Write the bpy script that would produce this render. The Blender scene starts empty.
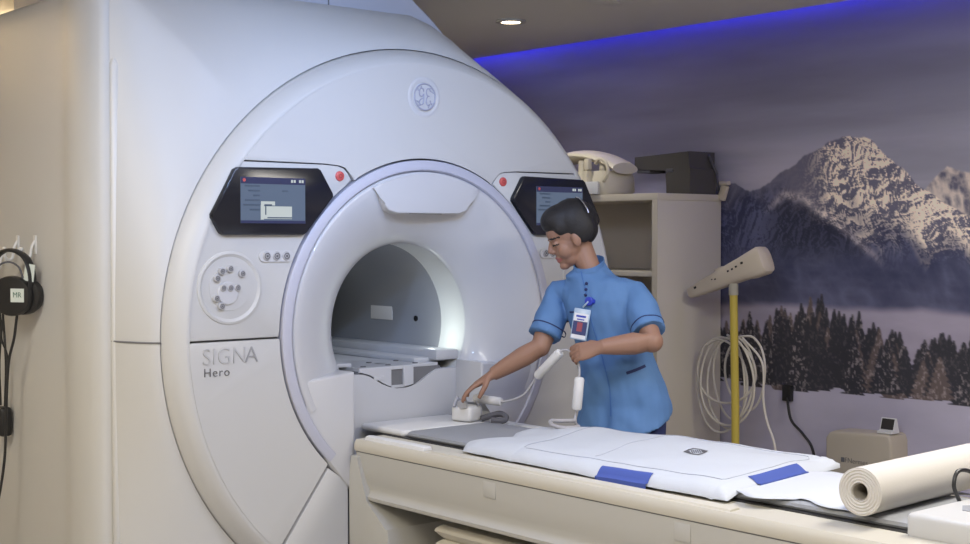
import bpy, bmesh, math, random
import numpy as np
from mathutils import Vector, Matrix, Euler, noise as mnoise
R = math.radians
scn = bpy.context.scene
C = scn.collection
random.seed(7)

# ------------------------------------------------------------------ camera, world, light, exposure
cam_d = bpy.data.cameras.new('camera')
cam = bpy.data.objects.new('camera', cam_d)
C.objects.link(cam)
cam_d.sensor_width = 36.0
cam_d.lens = 1362.05 * 36.0 / 970.0
cam.location = (-3.21866, -4.15162, 1.40673)
cam.rotation_euler = (math.pi / 2 - 0.0261782, 0, -0.7028901)
scn.camera = cam
world = bpy.data.worlds.new('world')
scn.world = world
world.use_nodes = True
world.node_tree.nodes['Background'].inputs[0].default_value = (0.80, 0.84, 0.92, 1)
world.node_tree.nodes['Background'].inputs[1].default_value = 0.05
scn.view_settings.view_transform = 'Standard'
scn.view_settings.look = 'None'
scn.view_settings.exposure = 0.0
scn.view_settings.gamma = 1.0
scn.view_settings.use_curve_mapping = False


def light(kind, loc, energy, color, size=0.2, size_y=None, target=None, spot=None, blend=0.5):
    d = bpy.data.lights.new('light', kind)
    d.energy = energy
    d.color = color
    if kind == 'AREA':
        d.size = size
        if size_y:
            d.shape = 'RECTANGLE'
            d.size_y = size_y
        else:
            d.shape = 'DISK'
    else:
        d.shadow_soft_size = size
    if kind == 'SPOT':
        d.spot_size = R(spot or 110)
        d.spot_blend = blend
    o = bpy.data.objects.new('light', d)
    o.location = loc
    if target is not None:
        v = Vector(target) - Vector(loc)
        o.rotation_euler = v.to_track_quat('-Z', 'Y').to_euler()
    C.objects.link(o)
    return o


CEIL = 2.50
WALLX = 2.30
COOL = (0.52, 0.63, 1.0)
NEUT = (1.0, 0.95, 0.87)
WARM = (1.0, 0.78, 0.50)
# unseen ceiling panel added to brighten the scanner face
light('AREA', (-0.85, -1.45, 2.455), 24, COOL, 1.15, 0.55)
# unseen ceiling panels added to brighten the table and the operator side
light('AREA', (-2.2, -3.1, 2.455), 56, NEUT, 1.15, 0.55)
light('AREA', (0.6, -2.6, 2.455), 50, NEUT, 1.15, 0.55)
# two unseen ceiling spotlights added to brighten the top of the scanner
ADDED_SPOTS = (((-2.35, -1.75, 2.36), (-0.85, 0.15, 2.05)), ((-0.95, -2.05, 2.36), (-0.05, 0.05, 2.00)))
for a_, b_ in ADDED_SPOTS:
    v_ = (Vector(b_) - Vector(a_)).normalized()
    light('SPOT', tuple(Vector(a_) + v_ * 0.075), 92, (0.38, 0.57, 1.0), 0.04, target=b_, spot=58, blend=1.0)
# unseen warm strip added on the back wall to brighten the ceiling
light('AREA', (-1.6, 2.88, 2.17), 70, WARM, 2.8, 0.05, target=(-1.6, 2.6, 2.5))
light('AREA', (-3.0, -0.4, 2.455), 54, (1.0, 0.92, 0.77), 1.15, 0.55)  # unseen ceiling panel added to lift the left flank

# ------------------------------------------------------------------ materials
MATS = {}


def mat(name, col, rough=0.5, metal=0.0, emit=None, estr=0.0, bump=0.0, bscale=60.0, var=0.0, vscale=6.0,
        alpha=None, coat=0.0, trans=0.0, sub=0.0):
    if name in MATS:
        return MATS[name]
    m = bpy.data.materials.new(name)
    m.use_nodes = True
    nt = m.node_tree
    b = nt.nodes['Principled BSDF']
    b.inputs['Base Color'].default_value = (*col, 1)
    b.inputs['Roughness'].default_value = rough
    b.inputs['Metallic'].default_value = metal
    if coat:
        b.inputs['Coat Weight'].default_value = coat
    if trans:
        b.inputs['Transmission Weight'].default_value = trans
    if sub:
        b.inputs['Subsurface Weight'].default_value = sub
        b.inputs['Subsurface Radius'].default_value = (0.012, 0.005, 0.003)
    if emit:
        b.inputs['Emission Color'].default_value = (*emit, 1)
        b.inputs['Emission Strength'].default_value = estr
    if bump or var:
        tc = nt.nodes.new('ShaderNodeTexCoord')
    if var:
        n = nt.nodes.new('ShaderNodeTexNoise')
        n.inputs['Scale'].default_value = vscale
        n.inputs['Detail'].default_value = 4
        nt.links.new(tc.outputs['Object'], n.inputs['Vector'])
        rmp = nt.nodes.new('ShaderNodeMapRange')
        rmp.inputs['To Min'].default_value = 1 - var
        rmp.inputs['To Max'].default_value = 1 + var
        nt.links.new(n.outputs[0], rmp.inputs['Value'])
        mx = nt.nodes.new('ShaderNodeMix')
        mx.data_type = 'RGBA'
        mx.blend_type = 'MULTIPLY'
        mx.inputs['Factor'].default_value = 1
        mx.inputs[6].default_value = (*col, 1)
        nt.links.new(rmp.outputs[0], mx.inputs[7])
        nt.links.new(mx.outputs[2], b.inputs['Base Color'])
    if bump:
        n2 = nt.nodes.new('ShaderNodeTexNoise')
        n2.inputs['Scale'].default_value = bscale
        n2.inputs['Detail'].default_value = 5
        nt.links.new(tc.outputs['Object'], n2.inputs['Vector'])
        bp = nt.nodes.new('ShaderNodeBump')
        bp.inputs['Strength'].default_value = bump
        bp.inputs['Distance'].default_value = 0.01
        nt.links.new(n2.outputs[0], bp.inputs['Height'])
        nt.links.new(bp.outputs[0], b.inputs['Normal'])
    MATS[name] = m
    return m


WHITE = mat('scanner_white', (0.53, 0.53, 0.52), 0.46)
WHITE2 = mat('bezel_white', (0.54, 0.545, 0.56), 0.30, coat=0.15)
LILAC = mat('ring_grey', (0.46, 0.47, 0.55), 0.4)
REAR = mat('rear_grey', (0.50, 0.51, 0.56), 0.45)
DARKGAP = mat('seam_dark', (0.16, 0.16, 0.165), 0.8)
BLACKGL = mat('black_glass', (0.010, 0.011, 0.016), 0.18)
BLACK = mat('black_plastic', (0.014, 0.014, 0.015), 0.42)
BORE = mat('bore_liner', (0.27, 0.28, 0.295), 0.33)
CREAM = mat('table_cream', (0.52, 0.49, 0.41), 0.42, var=0.02)
TABLE = mat('table_grey_beige', (0.44, 0.43, 0.39), 0.45)
PADGREY = mat('pad_grey', (0.27, 0.28, 0.30), 0.62, bump=0.05, bscale=300)
FABRICW = mat('white_fabric', (0.51, 0.535, 0.565), 0.75, bump=0.14, bscale=45)
BLUEPATCH = mat('blue_patch', (0.050, 0.085, 0.32), 0.7, bump=0.06, bscale=200)
PAPER = mat('paper', (0.57, 0.545, 0.50), 0.9, bump=0.05, bscale=160)
PAPERS = mat('paper_sheet', (0.53, 0.55, 0.58), 0.9, bump=0.05, bscale=120)
CARD = mat('cardboard', (0.34, 0.31, 0.26), 0.9)
TUBEW = mat('white_plastic', (0.66, 0.66, 0.65), 0.4)
CABLEG = mat('cable_grey', (0.42, 0.42, 0.44), 0.5)
CABLEW = mat('cable_cream', (0.62, 0.58, 0.50), 0.55)
DGREY = mat('dark_grey_fabric', (0.10, 0.10, 0.115), 0.8, bump=0.1, bscale=120)
CABIN = mat('cabinet_laminate', (0.62, 0.57, 0.48), 0.5, var=0.03, vscale=3)
CABEDGE = mat('cabinet_edge', (0.62, 0.56, 0.45), 0.45)
FOAM = mat('dark_foam', (0.070, 0.064, 0.060), 0.8, bump=0.05, bscale=250)
COILW = mat('coil_cream', (0.66, 0.60, 0.46), 0.42)
WANDM = mat('wand_cream', (0.60, 0.53, 0.43), 0.45)
YELLOW = mat('yellow_pole', (0.56, 0.44, 0.075), 0.42, var=0.05)
BOXBE = mat('box_beige', (0.44, 0.39, 0.31), 0.6)
GREYTXT = mat('text_grey', (0.12, 0.12, 0.125), 0.5)
FAINT = mat('text_faint', (0.46, 0.462, 0.465), 0.35)
CHROME = mat('chrome', (0.6, 0.6, 0.62), 0.22, metal=1.0)
RED = mat('red_button', (0.55, 0.09, 0.085), 0.35)
SKIN = mat('skin', (0.285, 0.158, 0.106), 0.52, sub=0.08)
LIP = mat('lips', (0.30, 0.10, 0.085), 0.5)
HAIR = mat('hair', (0.009, 0.008, 0.009), 0.62, bump=0.15, bscale=160)
TUNIC = mat('blue_tunic', (0.088, 0.195, 0.40), 0.75, bump=0.10, bscale=35, var=0.05, vscale=14)
NAVY = mat('navy_cloth', (0.016, 0.026, 0.10), 0.8)
SHOE = mat('shoe', (0.03, 0.03, 0.035), 0.5)
ROYAL = mat('royal_blue', (0.02, 0.045, 0.42), 0.4)
CLEAR = mat('clear_holder', (0.40, 0.52, 0.66), 0.25)
BADGEW = mat('badge_white', (0.75, 0.77, 0.80), 0.5)
PHOTO = mat('badge_photo', (0.30, 0.07, 0.10), 0.5)
PHOTOB = mat('badge_navy', (0.035, 0.05, 0.16), 0.5)
STICKER = mat('sticker_white', (0.62, 0.68, 0.64), 0.5)
EYE = mat('eye_dark', (0.012, 0.010, 0.010), 0.9)
CEILM = mat('ceiling_paint', (0.66, 0.63, 0.57), 0.85, bump=0.02, bscale=80)
FLOORM = mat('floor_vinyl', (0.42, 0.40, 0.38), 0.4, var=0.06, vscale=4)
WALLM = mat('wall_paint', (0.56, 0.52, 0.46), 0.8, bump=0.02, bscale=90)
GRILLE = mat('grille_paint', (0.50, 0.46, 0.40), 0.6)

# ------------------------------------------------------------------ helpers
ORG = {}


class B:
    """collects shapes, builds them as ONE mesh object"""

    def __init__(s):
        s.bm = bmesh.new()
        s.mi = 0

    def faces(s, fs):
        for f in fs:
            f.material_index = s.mi

    def box(s, c, size, rot=None, bevel=0.0, seg=2):
        r = bmesh.ops.create_cube(s.bm, size=1.0)
        vs = r['verts']
        M = Matrix.Translation(c) @ ((rot if rot is not None else Matrix.Identity(3)).to_4x4()) @ Matrix.Diagonal((*size, 1))
        bmesh.ops.transform(s.bm, matrix=M, verts=vs)
        fs = set(f for v in vs for f in v.link_faces)
        s.faces(fs)
        if bevel:
            es = set(e for v in vs for e in v.link_edges)
            rb = bmesh.ops.bevel(s.bm, geom=list(es) + list(vs), offset=bevel, segments=seg, profile=0.5, affect='EDGES')
            s.faces(rb['faces'])
        return s

    def span(s, a, b, bevel=0.0, seg=2):
        return s.box([(a[i] + b[i]) / 2 for i in range(3)], [abs(b[i] - a[i]) for i in range(3)], None, bevel, seg)

    def ring_loft(s, rings, cap0=True, cap1=True, closed=True):
        vr = [[s.bm.verts.new(p) for p in ring] for ring in rings]
        n = len(vr[0])
        fs = []
        for i in range(len(vr) - 1):
            for j in range(n if closed else n - 1):
                k = (j + 1) % n
                try:
                    fs.append(s.bm.faces.new((vr[i][j], vr[i][k], vr[i + 1][k], vr[i + 1][j])))
                except ValueError:
                    pass
        if closed and cap0:
            fs.append(s.bm.faces.new(vr[0][::-1]))
        if closed and cap1:
            fs.append(s.bm.faces.new(vr[-1]))
        s.faces(fs)
        return s

    def tube(s, pts, r, seg=10, cap=True, flat=None):
        pts = [Vector(p) for p in pts]
        n = len(pts)
        rr = r if isinstance(r, (list, tuple)) else [r] * n
        rings = []
        prev = None
        for i, p in enumerate(pts):
            d = (pts[min(i + 1, n - 1)] - pts[max(i - 1, 0)])
            d = d.normalized() if d.length > 1e-9 else Vector((0, 0, 1))
            if prev is None:
                up = Vector((0, 0, 1)) if abs(d.z) < 0.9 else Vector((1, 0, 0))
                a = d.cross(up).normalized()
            else:
                a = (prev - d * prev.dot(d)).normalized()
            b2 = d.cross(a)
            prev = a
            ra, rb = rr[i] if isinstance(rr[i], (list, tuple)) else (rr[i], rr[i])
            rings.append([p + a * (ra * math.cos(2 * math.pi * j / seg)) + b2 * (rb * math.sin(2 * math.pi * j / seg)) for j in range(seg)])
        return s.ring_loft(rings, cap, cap)

    def cyl(s, p0, p1, r0, r1=None, seg=24, cap=True):
        return s.tube([p0, p1], [r0, r0 if r1 is None else r1], seg, cap)

    def ell(s, c, r, rot=None, u=20, v=14):
        q = bmesh.ops.create_uvsphere(s.bm, u_segments=u, v_segments=v, radius=1.0)
        M = Matrix.Translation(c) @ ((rot if rot is not None else Matrix.Identity(3)).to_4x4()) @ Matrix.Diagonal((*r, 1))
        bmesh.ops.transform(s.bm, matrix=M, verts=q['verts'])
        s.faces(set(f for vv in q['verts'] for f in vv.link_faces))
        return s

    def prism(s, poly, y0, y1, ax=1, bevel=0.0, seg=2):
        """poly in the two remaining axes (in x,y,z order), extruded along ax from y0 (front) to y1"""
        def P(p, t):
            q = list(p)
            q.insert(ax, t)
            return q
        a = [s.bm.verts.new(P(p, y0)) for p in poly]
        b = [s.bm.verts.new(P(p, y1)) for p in poly]
        n = len(a)
        fs = [s.bm.faces.new(a), s.bm.faces.new(b[::-1])]
        for i in range(n):
            j = (i + 1) % n
            fs.append(s.bm.faces.new((a[j], a[i], b[i], b[j])))
        s.faces(fs)
        if bevel:
            es = [e for e in fs[0].edges]
            rb = bmesh.ops.bevel(s.bm, geom=es, offset=bevel, segments=seg, profile=0.5, affect='EDGES')
            s.faces(rb['faces'])
        return s

    def lathe(s, prof, c=(0, 0, 1.05), seg=128, a0=0.0, a1=360.0):
        """profile (r, y) revolved about the Y axis through c"""
        full = abs(a1 - a0 - 360) < 1e-6
        n = seg if full else seg + 1
        rings = []
        for r, y in prof:
            rings.append([(c[0] + r * math.cos(R(a0 + (a1 - a0) * j / seg)), c[1] + y, c[2] + r * math.sin(R(a0 + (a1 - a0) * j / seg))) for j in range(n)])
        return s.ring_loft(rings, False, False, full)

    def grid(s, nx, ny, fn):
        vs = [[s.bm.verts.new(fn(i / nx, j / ny)) for i in range(nx + 1)] for j in range(ny + 1)]
        fs = []
        for j in range(ny):
            for i in range(nx):
                fs.append(s.bm.faces.new((vs[j][i], vs[j][i + 1], vs[j + 1][i + 1], vs[j + 1][i])))
        s.faces(fs)
        return s

    def build(s, name, mats, parent=None, angle=35, clampz=None, fixn=True):
        if clampz is not None:
            for v in s.bm.verts:
                v.co.z = max(v.co.z, clampz)
        if fixn:
            bmesh.ops.recalc_face_normals(s.bm, faces=s.bm.faces[:])
        me = bpy.data.meshes.new(name)
        s.bm.to_mesh(me)
        s.bm.free()
        return link_mesh(name, me, mats, parent, angle)


def link_mesh(name, me, mats, parent=None, angle=35):
    for m in (mats if isinstance(mats, (list, tuple)) else [mats]):
        me.materials.append(m)
    if angle:
        me.polygons.foreach_set('use_smooth', [True] * len(me.polygons))
        me.set_sharp_from_angle(angle=R(angle))
    o = bpy.data.objects.new(name, me)
    C.objects.link(o)
    if parent is not None:
        org = ORG[parent.name]
        me.transform(Matrix.Translation(-org))
        ORG[o.name] = org
        o.parent = parent
    else:
        ORG[o.name] = Vector((0, 0, 0))
    return o


def recenter(o):
    """put the origin of a single-mesh thing at its base"""
    me = o.data
    co = np.empty(len(me.vertices) * 3)
    me.vertices.foreach_get('co', co)
    co = co.reshape(-1, 3)
    c = Vector(((co[:, 0].min() + co[:, 0].max()) / 2, (co[:, 1].min() + co[:, 1].max()) / 2, co[:, 2].min()))
    me.transform(Matrix.Translation(-c))
    o.location = c
    ORG[o.name] = c
    return o


def tag(o, label, cat, group=None):
    o['label'] = label
    o['category'] = cat
    if group:
        o['group'] = group
    return o


def thing(name, label, cat, loc=(0, 0, 0), group=None):
    o = bpy.data.objects.new(name, None)
    C.objects.link(o)
    o.location = loc
    o.empty_display_size = 0.1
    ORG[o.name] = Vector(loc)
    return tag(o, label, cat, group)


def struct(o):
    o['kind'] = 'structure'
    return o


def spline(pts, n=8):
    """Catmull-Rom through the points"""
    P = [Vector(p) for p in pts]
    P = [P[0] * 2 - P[1]] + P + [P[-1] * 2 - P[-2]]
    out = []
    for i in range(1, len(P) - 2):
        for k in range(n):
            t = k / n
            a, b, c, d = P[i - 1], P[i], P[i + 1], P[i + 2]
            out.append(0.5 * ((2 * b) + (c - a) * t + (2 * a - 5 * b + 4 * c - d) * t * t + (3 * b - a - 3 * c + d) * t ** 3))
    out.append(P[-2])
    return out


def text(name, body, size, loc, rot, m, parent, ext=0.0012, squash=1.0, space=1.0):
    cu = bpy.data.curves.new(name, 'FONT')
    cu.body = body
    cu.size = size
    cu.extrude = ext
    cu.offset = -0.0115 * size
    cu.align_x = 'CENTER'
    cu.align_y = 'CENTER'
    cu.space_character = space
    o = bpy.data.objects.new(name + '_tmp', cu)
    C.objects.link(o)
    bpy.context.view_layer.update()
    dg = bpy.context.evaluated_depsgraph_get()
    me = bpy.data.meshes.new_from_object(o.evaluated_get(dg))
    C.objects.unlink(o)
    bpy.data.objects.remove(o)
    me.transform(Matrix.Translation(loc) @ Euler(rot).to_matrix().to_4x4() @ Matrix.Diagonal((squash, 1, 1, 1)))
    me.materials.clear()
    return link_mesh(name, me, m, parent, None)


def remeshed(b, name, voxel, smooth_iter=4, smooth_fac=0.5):
    """unites overlapping shapes into one continuous surface; returns a mesh"""
    bmesh.ops.recalc_face_normals(b.bm, faces=b.bm.faces[:])
    me = bpy.data.meshes.new(name)
    b.bm.to_mesh(me)
    b.bm.free()
    o = bpy.data.objects.new(name + '_tmp', me)
    C.objects.link(o)
    md = o.modifiers.new('r', 'REMESH')
    md.mode = 'VOXEL'
    md.voxel_size = voxel
    sm = o.modifiers.new('s', 'SMOOTH')
    sm.iterations = smooth_iter
    sm.factor = smooth_fac
    bpy.context.view_layer.update()
    dg = bpy.context.evaluated_depsgraph_get()
    out = bpy.data.meshes.new_from_object(o.evaluated_get(dg))
    C.objects.unlink(o)
    bpy.data.objects.remove(o)
    out.materials.clear()
    return out


# ------------------------------------------------------------------ room shell
X0, X1, Y0, Y1 = -4.6, WALLX, -5.4, 3.0
struct(B().span((X0, Y0, -0.05), (X1, Y1, 0)).build('floor', FLOORM, angle=None))
LIPX = 2.17   # the ceiling stops short of the mural wall; an LED strip sits in the slot
b = B().span((X0, Y0, CEIL), (LIPX, Y1, CEIL + 0.04))
b.span((LIPX, Y0, CEIL + 0.12), (X1, Y1, CEIL + 0.16)).span((LIPX - 0.03, Y0, CEIL + 0.04), (LIPX, Y1, CEIL + 0.13))
struct(b.build('ceiling', CEILM, angle=None))
struct(B().span((X0 - .05, Y0, 0), (X0, Y1, CEIL + 0.16)).build('wall_left', WALLM, angle=None))
struct(B().span((X0, Y1, 0), (X1, Y1 + .05, CEIL + 0.16)).build('wall_back', WALLM, angle=None))
struct(B().span((X0, Y0 - .05, 0), (X1, Y0, CEIL + 0.16)).build('wall_front', WALLM, angle=None))


# ---- the mural wall: a printed mountain panorama on the right wall, as a coloured grid
def vnoise(x, y, seed):
    """smooth value noise on numpy arrays"""
    xi = np.floor(x).astype(np.int64)
    yi = np.floor(y).astype(np.int64)
    fx = x - xi
    fy = y - yi
    fx = fx * fx * (3 - 2 * fx)
    fy = fy * fy * (3 - 2 * fy)

    def h(a, c):
        n = (a * 374761393 + c * 668265263 + seed * 974711) & 0x7fffffff
        n = ((n ^ (n >> 13)) * 1274126177) & 0x7fffffff
        n = (n ^ (n >> 16)) & 0xffff
        return n / 65535.0
    return (h(xi, yi) * (1 - fx) + h(xi + 1, yi) * fx) * (1 - fy) + (h(xi, yi + 1) * (1 - fx) + h(xi + 1, yi + 1) * fx) * fy


def fbm(x, y, seed, octv=5, ridge=False, gain=0.5):
    t = np.zeros_like(x)
    a = 1.0
    tot = 0
    for k in range(octv):
        n = vnoise(x * 2 ** k + 13.7 * k, y * 2 ** k - 7.1 * k, seed + k * 17)
        if ridge:
            n = 1 - np.abs(2 * n - 1)
        t += a * n
        tot += a
        a *= gain
    return t / tot


def sst(a, b, x):
    t = np.clip((x - a) / (b - a), 0, 1)
    return t * t * (3 - 2 * t)


def mural_colors(Y, Z):
    # u runs to the right as one looks at the wall (towards -y)
    u = -Y
    sh = Y.shape
    col = np.zeros(sh + (3,))

    def mix(mask, c):
        nonlocal col
        m = mask[..., None]
        col = col * (1 - m) + np.asarray(c) * m
    # sky with streaked cloud
    st = fbm(u * 0.9 + 3, Z * 7, 5, 5)
    g = sst(2.5, 1.55, Z)
    sky = np.stack([0.132 + 0.045 * g, 0.136 + 0.040 * g, 0.185 + 0.025 * g], -1)
    sky *= (0.68 + 0.66 * st)[..., None]
    warm = sst(0.52, 0.75, st) * sst(1.95, 1.60, Z)
    sky += warm[..., None] * np.array([0.055, 0.040, 0.035])
    col = sky
    # ridges
    ry = -np.array([1.68, 1.039, 0.606, 0.444, 0.372, 0.275, 0.18, 0.087, -0.034, -0.122, -0.209, -0.283, -0.35, -0.411, -0.487, -0.551, -0.62, -0.698, -0.775, -0.85, -0.947, -1.6])
    rz = np.array([1.70, 1.60, 1.60, 1.663, 1.676, 1.643, 1.66, 1.727, 1.782, 1.822, 1.856, 1.876, 1.868, 1.874, 1.818, 1.769, 1.702, 1.636, 1.584, 1.538, 1.496, 1.30])
    r2y = np.array([0.60, 0.724, 0.799, 0.833, 0.882, 0.945, 1.3])
    r2z = np.array([1.56, 1.617, 1.691, 1.717, 1.697, 1.69, 1.60])
    jag = (fbm(u * 16, Z * 0 + 2, 31, 4) - 0.5) * 0.035
    top2 = np.interp(u, r2y, r2z, left=0, right=1.6) + jag
    m2 = sst(-0.006, 0.006, top2 - Z)
    n2 = fbm(u * 21 + Z * 6, Z * 15 - u * 4, 77, 5, True)
    n2 = np.clip((n2 - 0.35) * 2.2, 0, 1)
    c2 = np.stack([0.30 * n2 + 0.07, 0.25 * n2 + 0.07, 0.18 * n2 + 0.10], -1)
    col = col * (1 - m2[..., None]) + c2 * m2[..., None]
    top = np.interp(u, ry, rz) + jag
    mm = sst(-0.005, 0.005, top - Z)
    # relief of the printed mountain
    wx = fbm(u * 3, Z * 3, 91, 4) * 0.5
    H = fbm(u * 3.6 + 2.2 * wx + 1.1 * Z, Z * 2.9 + 2.2 * wx - 0.5 * u, 11, 7, True, 0.60)
    e = 0.006
    H2 = fbm((u - e) * 3.6 + 2.2 * wx + 1.1 * (Z + e), (Z + e) * 2.9 + 2.2 * wx - 0.5 * (u - e), 11, 7, True, 0.60)
    sl = np.clip((H - H2) / e * 0.16 + 0.5, 0, 1)
    # lit faces: right of the summit, above the snow line
    slu = -np.array([0.443, 0.209, 0.05, -0.036, -0.325, -0.597, -0.802, -0.948, -1.6])
    slz = np.array([1.60, 1.64, 1.66, 1.60, 1.51, 1.413, 1.39, 1.40, 1.3])
    snow = sst(-0.10, 0.14, Z - np.interp(u, slu, slz) + (H - 0.55) * 0.35)
    summit = sst(0.0, 0.34, u + 0.02)
    lit = np.clip(sl * (0.12 + 1.18 * summit), 0, 1) ** 1.9
    rock = np.stack([0.020 + 0.034 * sl, 0.023 + 0.036 * sl, 0.048 + 0.058 * sl], -1)
    snc = np.stack([0.085 + 0.44 * lit, 0.083 + 0.37 * lit, 0.115 + 0.25 * lit], -1)
    mc = rock * (1 - snow[..., None]) + snc * snow[..., None]
    # bright crest of the shoulder ridge that runs down to the right
    shu = -np.array([0.21, 0.056, -0.035, -0.124, -0.269, -0.382, -0.502])
    shz = np.array([1.515, 1.622, 1.60, 1.545, 1.447, 1.366, 1.287])
    dz = Z - (np.interp(u, shu, shz) + jag)
    inr = sst(-0.21, -0.05, u) * sst(0.53, 0.46, u)
    crest = inr * np.exp(-(dz / 0.022) ** 2) * (0.35 + 0.65 * sl)
    mc = mc + crest[..., None] * np.array([0.17, 0.145, 0.12])
    under = sst(0.0, -0.05, dz) * sst(-0.30, -0.03, u) * sst(0.62, 0.42, u)
    mc = mc * (1 - 0.45 * under[..., None])
    # lower slopes: dark forested flanks with faint snow gullies
    low = sst(1.42, 1.22, Z + 0.06 * (H - 0.5))
    lf = fbm(u * 7 + Z * 3, Z * 9, 131, 5, True)
    lc = np.stack([0.016 + 0.050 * lf ** 2, 0.019 + 0.052 * lf ** 2, 0.046 + 0.070 * lf ** 2], -1)
    mc = mc * (1 - low[..., None]) + lc * low[..., None]
    haze = sst(1.30, 1.06, Z)
    mc = mc * (1 - 0.18 * haze[..., None]) + np.array([0.085, 0.083, 0.12]) * 0.18 * haze[..., None]
    col = col * (1 - mm[..., None]) + mc * mm[..., None]
    # bank of mist over the valley
    mt = 1.065 + (fbm(u * 3, Z * 0 + 9, 41, 4) - 0.5) * 0.05
    mist = sst(-0.018, 0.03, mt - Z)
    mcx = np.stack([0.185 + 0 * Z, 0.168 + 0 * Z, 0.205 + 0 * Z], -1) * (0.85 + 0.3 * fbm(u * 4, Z * 14, 61, 4))[..., None]
    col = col * (1 - mist[..., None]) + mcx * mist[..., None]
    # snow field
    sf = sst(-0.015, 0.015, 0.69 + 0.01 * np.sin(u * 4) - Z)
    sg = 0.85 + 0.25 * fbm(u * 3, Z * 8, 71, 4)
    scx = np.stack([0.215 * sg, 0.205 * sg, 0.245 * sg], -1)
    col = col * (1 - sf[..., None]) + scx * sf[..., None]
    # fir forest: rows of firs, back row first
    rng = np.random.RandomState(3)
    spec = fbm(u * 95, Z * 80, 151, 3)
    firs = []
    for k in range(430):
        d = rng.rand()
        firs.append((d, -2.2 + 3.8 * rng.rand() * 1.0, 0.735 - 0.06 * d + 0.012 * rng.randn(), (0.265 + 0.09 * rng.rand()) * (1.0 - 0.10 * d), rng.rand()))
    firs.sort()
    for d, fu, fb, fh, tn in firs:
        fh *= 0.90 + 0.22 * math.sin(fu * 5.0 + 1.0)
        ju = (np.abs(u - fu) < 0.11) & (Z > fb - 0.03) & (Z < fb + fh + 0.02)
        ix = np.where(ju)
        if not len(ix[0]):
            continue
        uu = u[ix] - fu
        zz = (Z[ix] - fb) / fh
        w = 0.062 * np.clip(1 - zz, 0, 1.2) ** 0.9 * (0.72 + 0.42 * np.abs(np.sin(zz * 23 + tn * 9 + uu * 30))) + 0.004
        ins = sst(0.006, -0.006, np.abs(uu) - w) * (zz < 1.0) * (zz > -0.05)
        sp = spec[ix]
        snowy = np.clip((sp - 0.56) * 5, 0, 1) * (0.15 + 0.6 * (tn > 0.55))
        base = np.stack([0.016 + 0.16 * snowy, 0.016 + 0.14 * snowy, 0.020 + 0.135 * snowy], -1)
        if tn > 0.86:
            base = base * 0.7 + np.array([0.050, 0.036, 0.030])
        col[ix] = col[ix] * (1 - ins[:, None]) + base * ins[:, None]
    col[..., 0] *= 1.0
    return np.clip(col, 0, 1)


NY, NZ = 700, 420
ys = np.linspace(Y0, Y1, 60)
my0, my1 = -1.35, 2.75
ys = np.concatenate([np.linspace(Y0, my0, 30)[:-1], np.linspace(my0, my1, NY), np.linspace(my1, Y1, 6)[1:]])
zs = np.concatenate([np.linspace(0, 0.42, 12)[:-1], np.linspace(0.42, 2.15, NZ), np.linspace(2.15, CEIL + 0.15, 30)[1:]])
YY, ZZ = np.meshgrid(ys, zs, indexing='ij')
cols = mural_colors(YY, ZZ)
nv = YY.size
verts = np.stack([np.full(nv, WALLX), YY.ravel(), ZZ.ravel()], -1)
ny, nz = YY.shape
idx = np.arange(nv).reshape(ny, nz)
quads = np.stack([idx[:-1, :-1], idx[:-1, 1:], idx[1:, 1:], idx[1:, :-1]], -1).reshape(-1, 4)
me = bpy.data.meshes.new('wall_right')
me.vertices.add(nv)
me.vertices.foreach_set('co', verts.ravel())
me.loops.add(quads.size)
me.loops.foreach_set('vertex_index', quads.ravel().astype(np.int32))
me.polygons.add(len(quads))
me.polygons.foreach_set('loop_start', np.arange(0, quads.size, 4, dtype=np.int32))
me.polygons.foreach_set('loop_total', np.full(len(quads), 4, dtype=np.int32))
me.update(calc_edges=True)
ca = me.color_attributes.new('print', 'FLOAT_COLOR', 'POINT')
ca.data.foreach_set('color', np.concatenate([cols.reshape(-1, 3), np.ones((nv, 1))], 1).ravel().astype(np.float32))
mm = bpy.data.materials.new('printed_mural')
mm.use_nodes = True
at = mm.node_tree.nodes.new('ShaderNodeAttribute')
at.attribute_name = 'print'
pb = mm.node_tree.nodes['Principled BSDF']
gm = mm.node_tree.nodes.new('ShaderNodeMix')
gm.data_type = 'RGBA'
gm.blend_type = 'MULTIPLY'
gm.inputs['Factor'].default_value = 1
gm.inputs[7].default_value = (2.10, 2.08, 2.16, 1)
mm.node_tree.links.new(at.outputs['Color'], gm.inputs[6])
mm.node_tree.links.new(gm.outputs[2], pb.inputs['Base Color'])
pb.inputs['Roughness'].default_value = 0.52
wr = link_mesh('wall_right', me, mm, None, None)
struct(wr)

# LED strip in the ceiling slot
LED = mat('led_blue', (0.02, 0.02, 0.3), 0.5, emit=(0.035, 0.03, 1.0), estr=9.0)
o = B().span((2.245, -5.0, CEIL + 0.06), (2.265, 2.95, CEIL + 0.07)).build('led_strip', LED, angle=None)
tag(recenter(o), 'blue glowing strip light along the ceiling edge above the mountain mural', 'strip light')


o = B().span((-3.0, 2.86, 2.13), (-0.2, 2.999, 2.155)).span((-3.0, 2.86, 2.155), (-0.2, 2.87, 2.19)).build('added_wall_lamp', mat('added_ledge_white', (0.6, 0.58, 0.52), 0.6), angle=None)  # unseen ledge added to carry the warm ceiling wash
tag(recenter(o), 'warm added lamp ledge high on the back wall behind the scanner', 'cove lamp')

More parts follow.
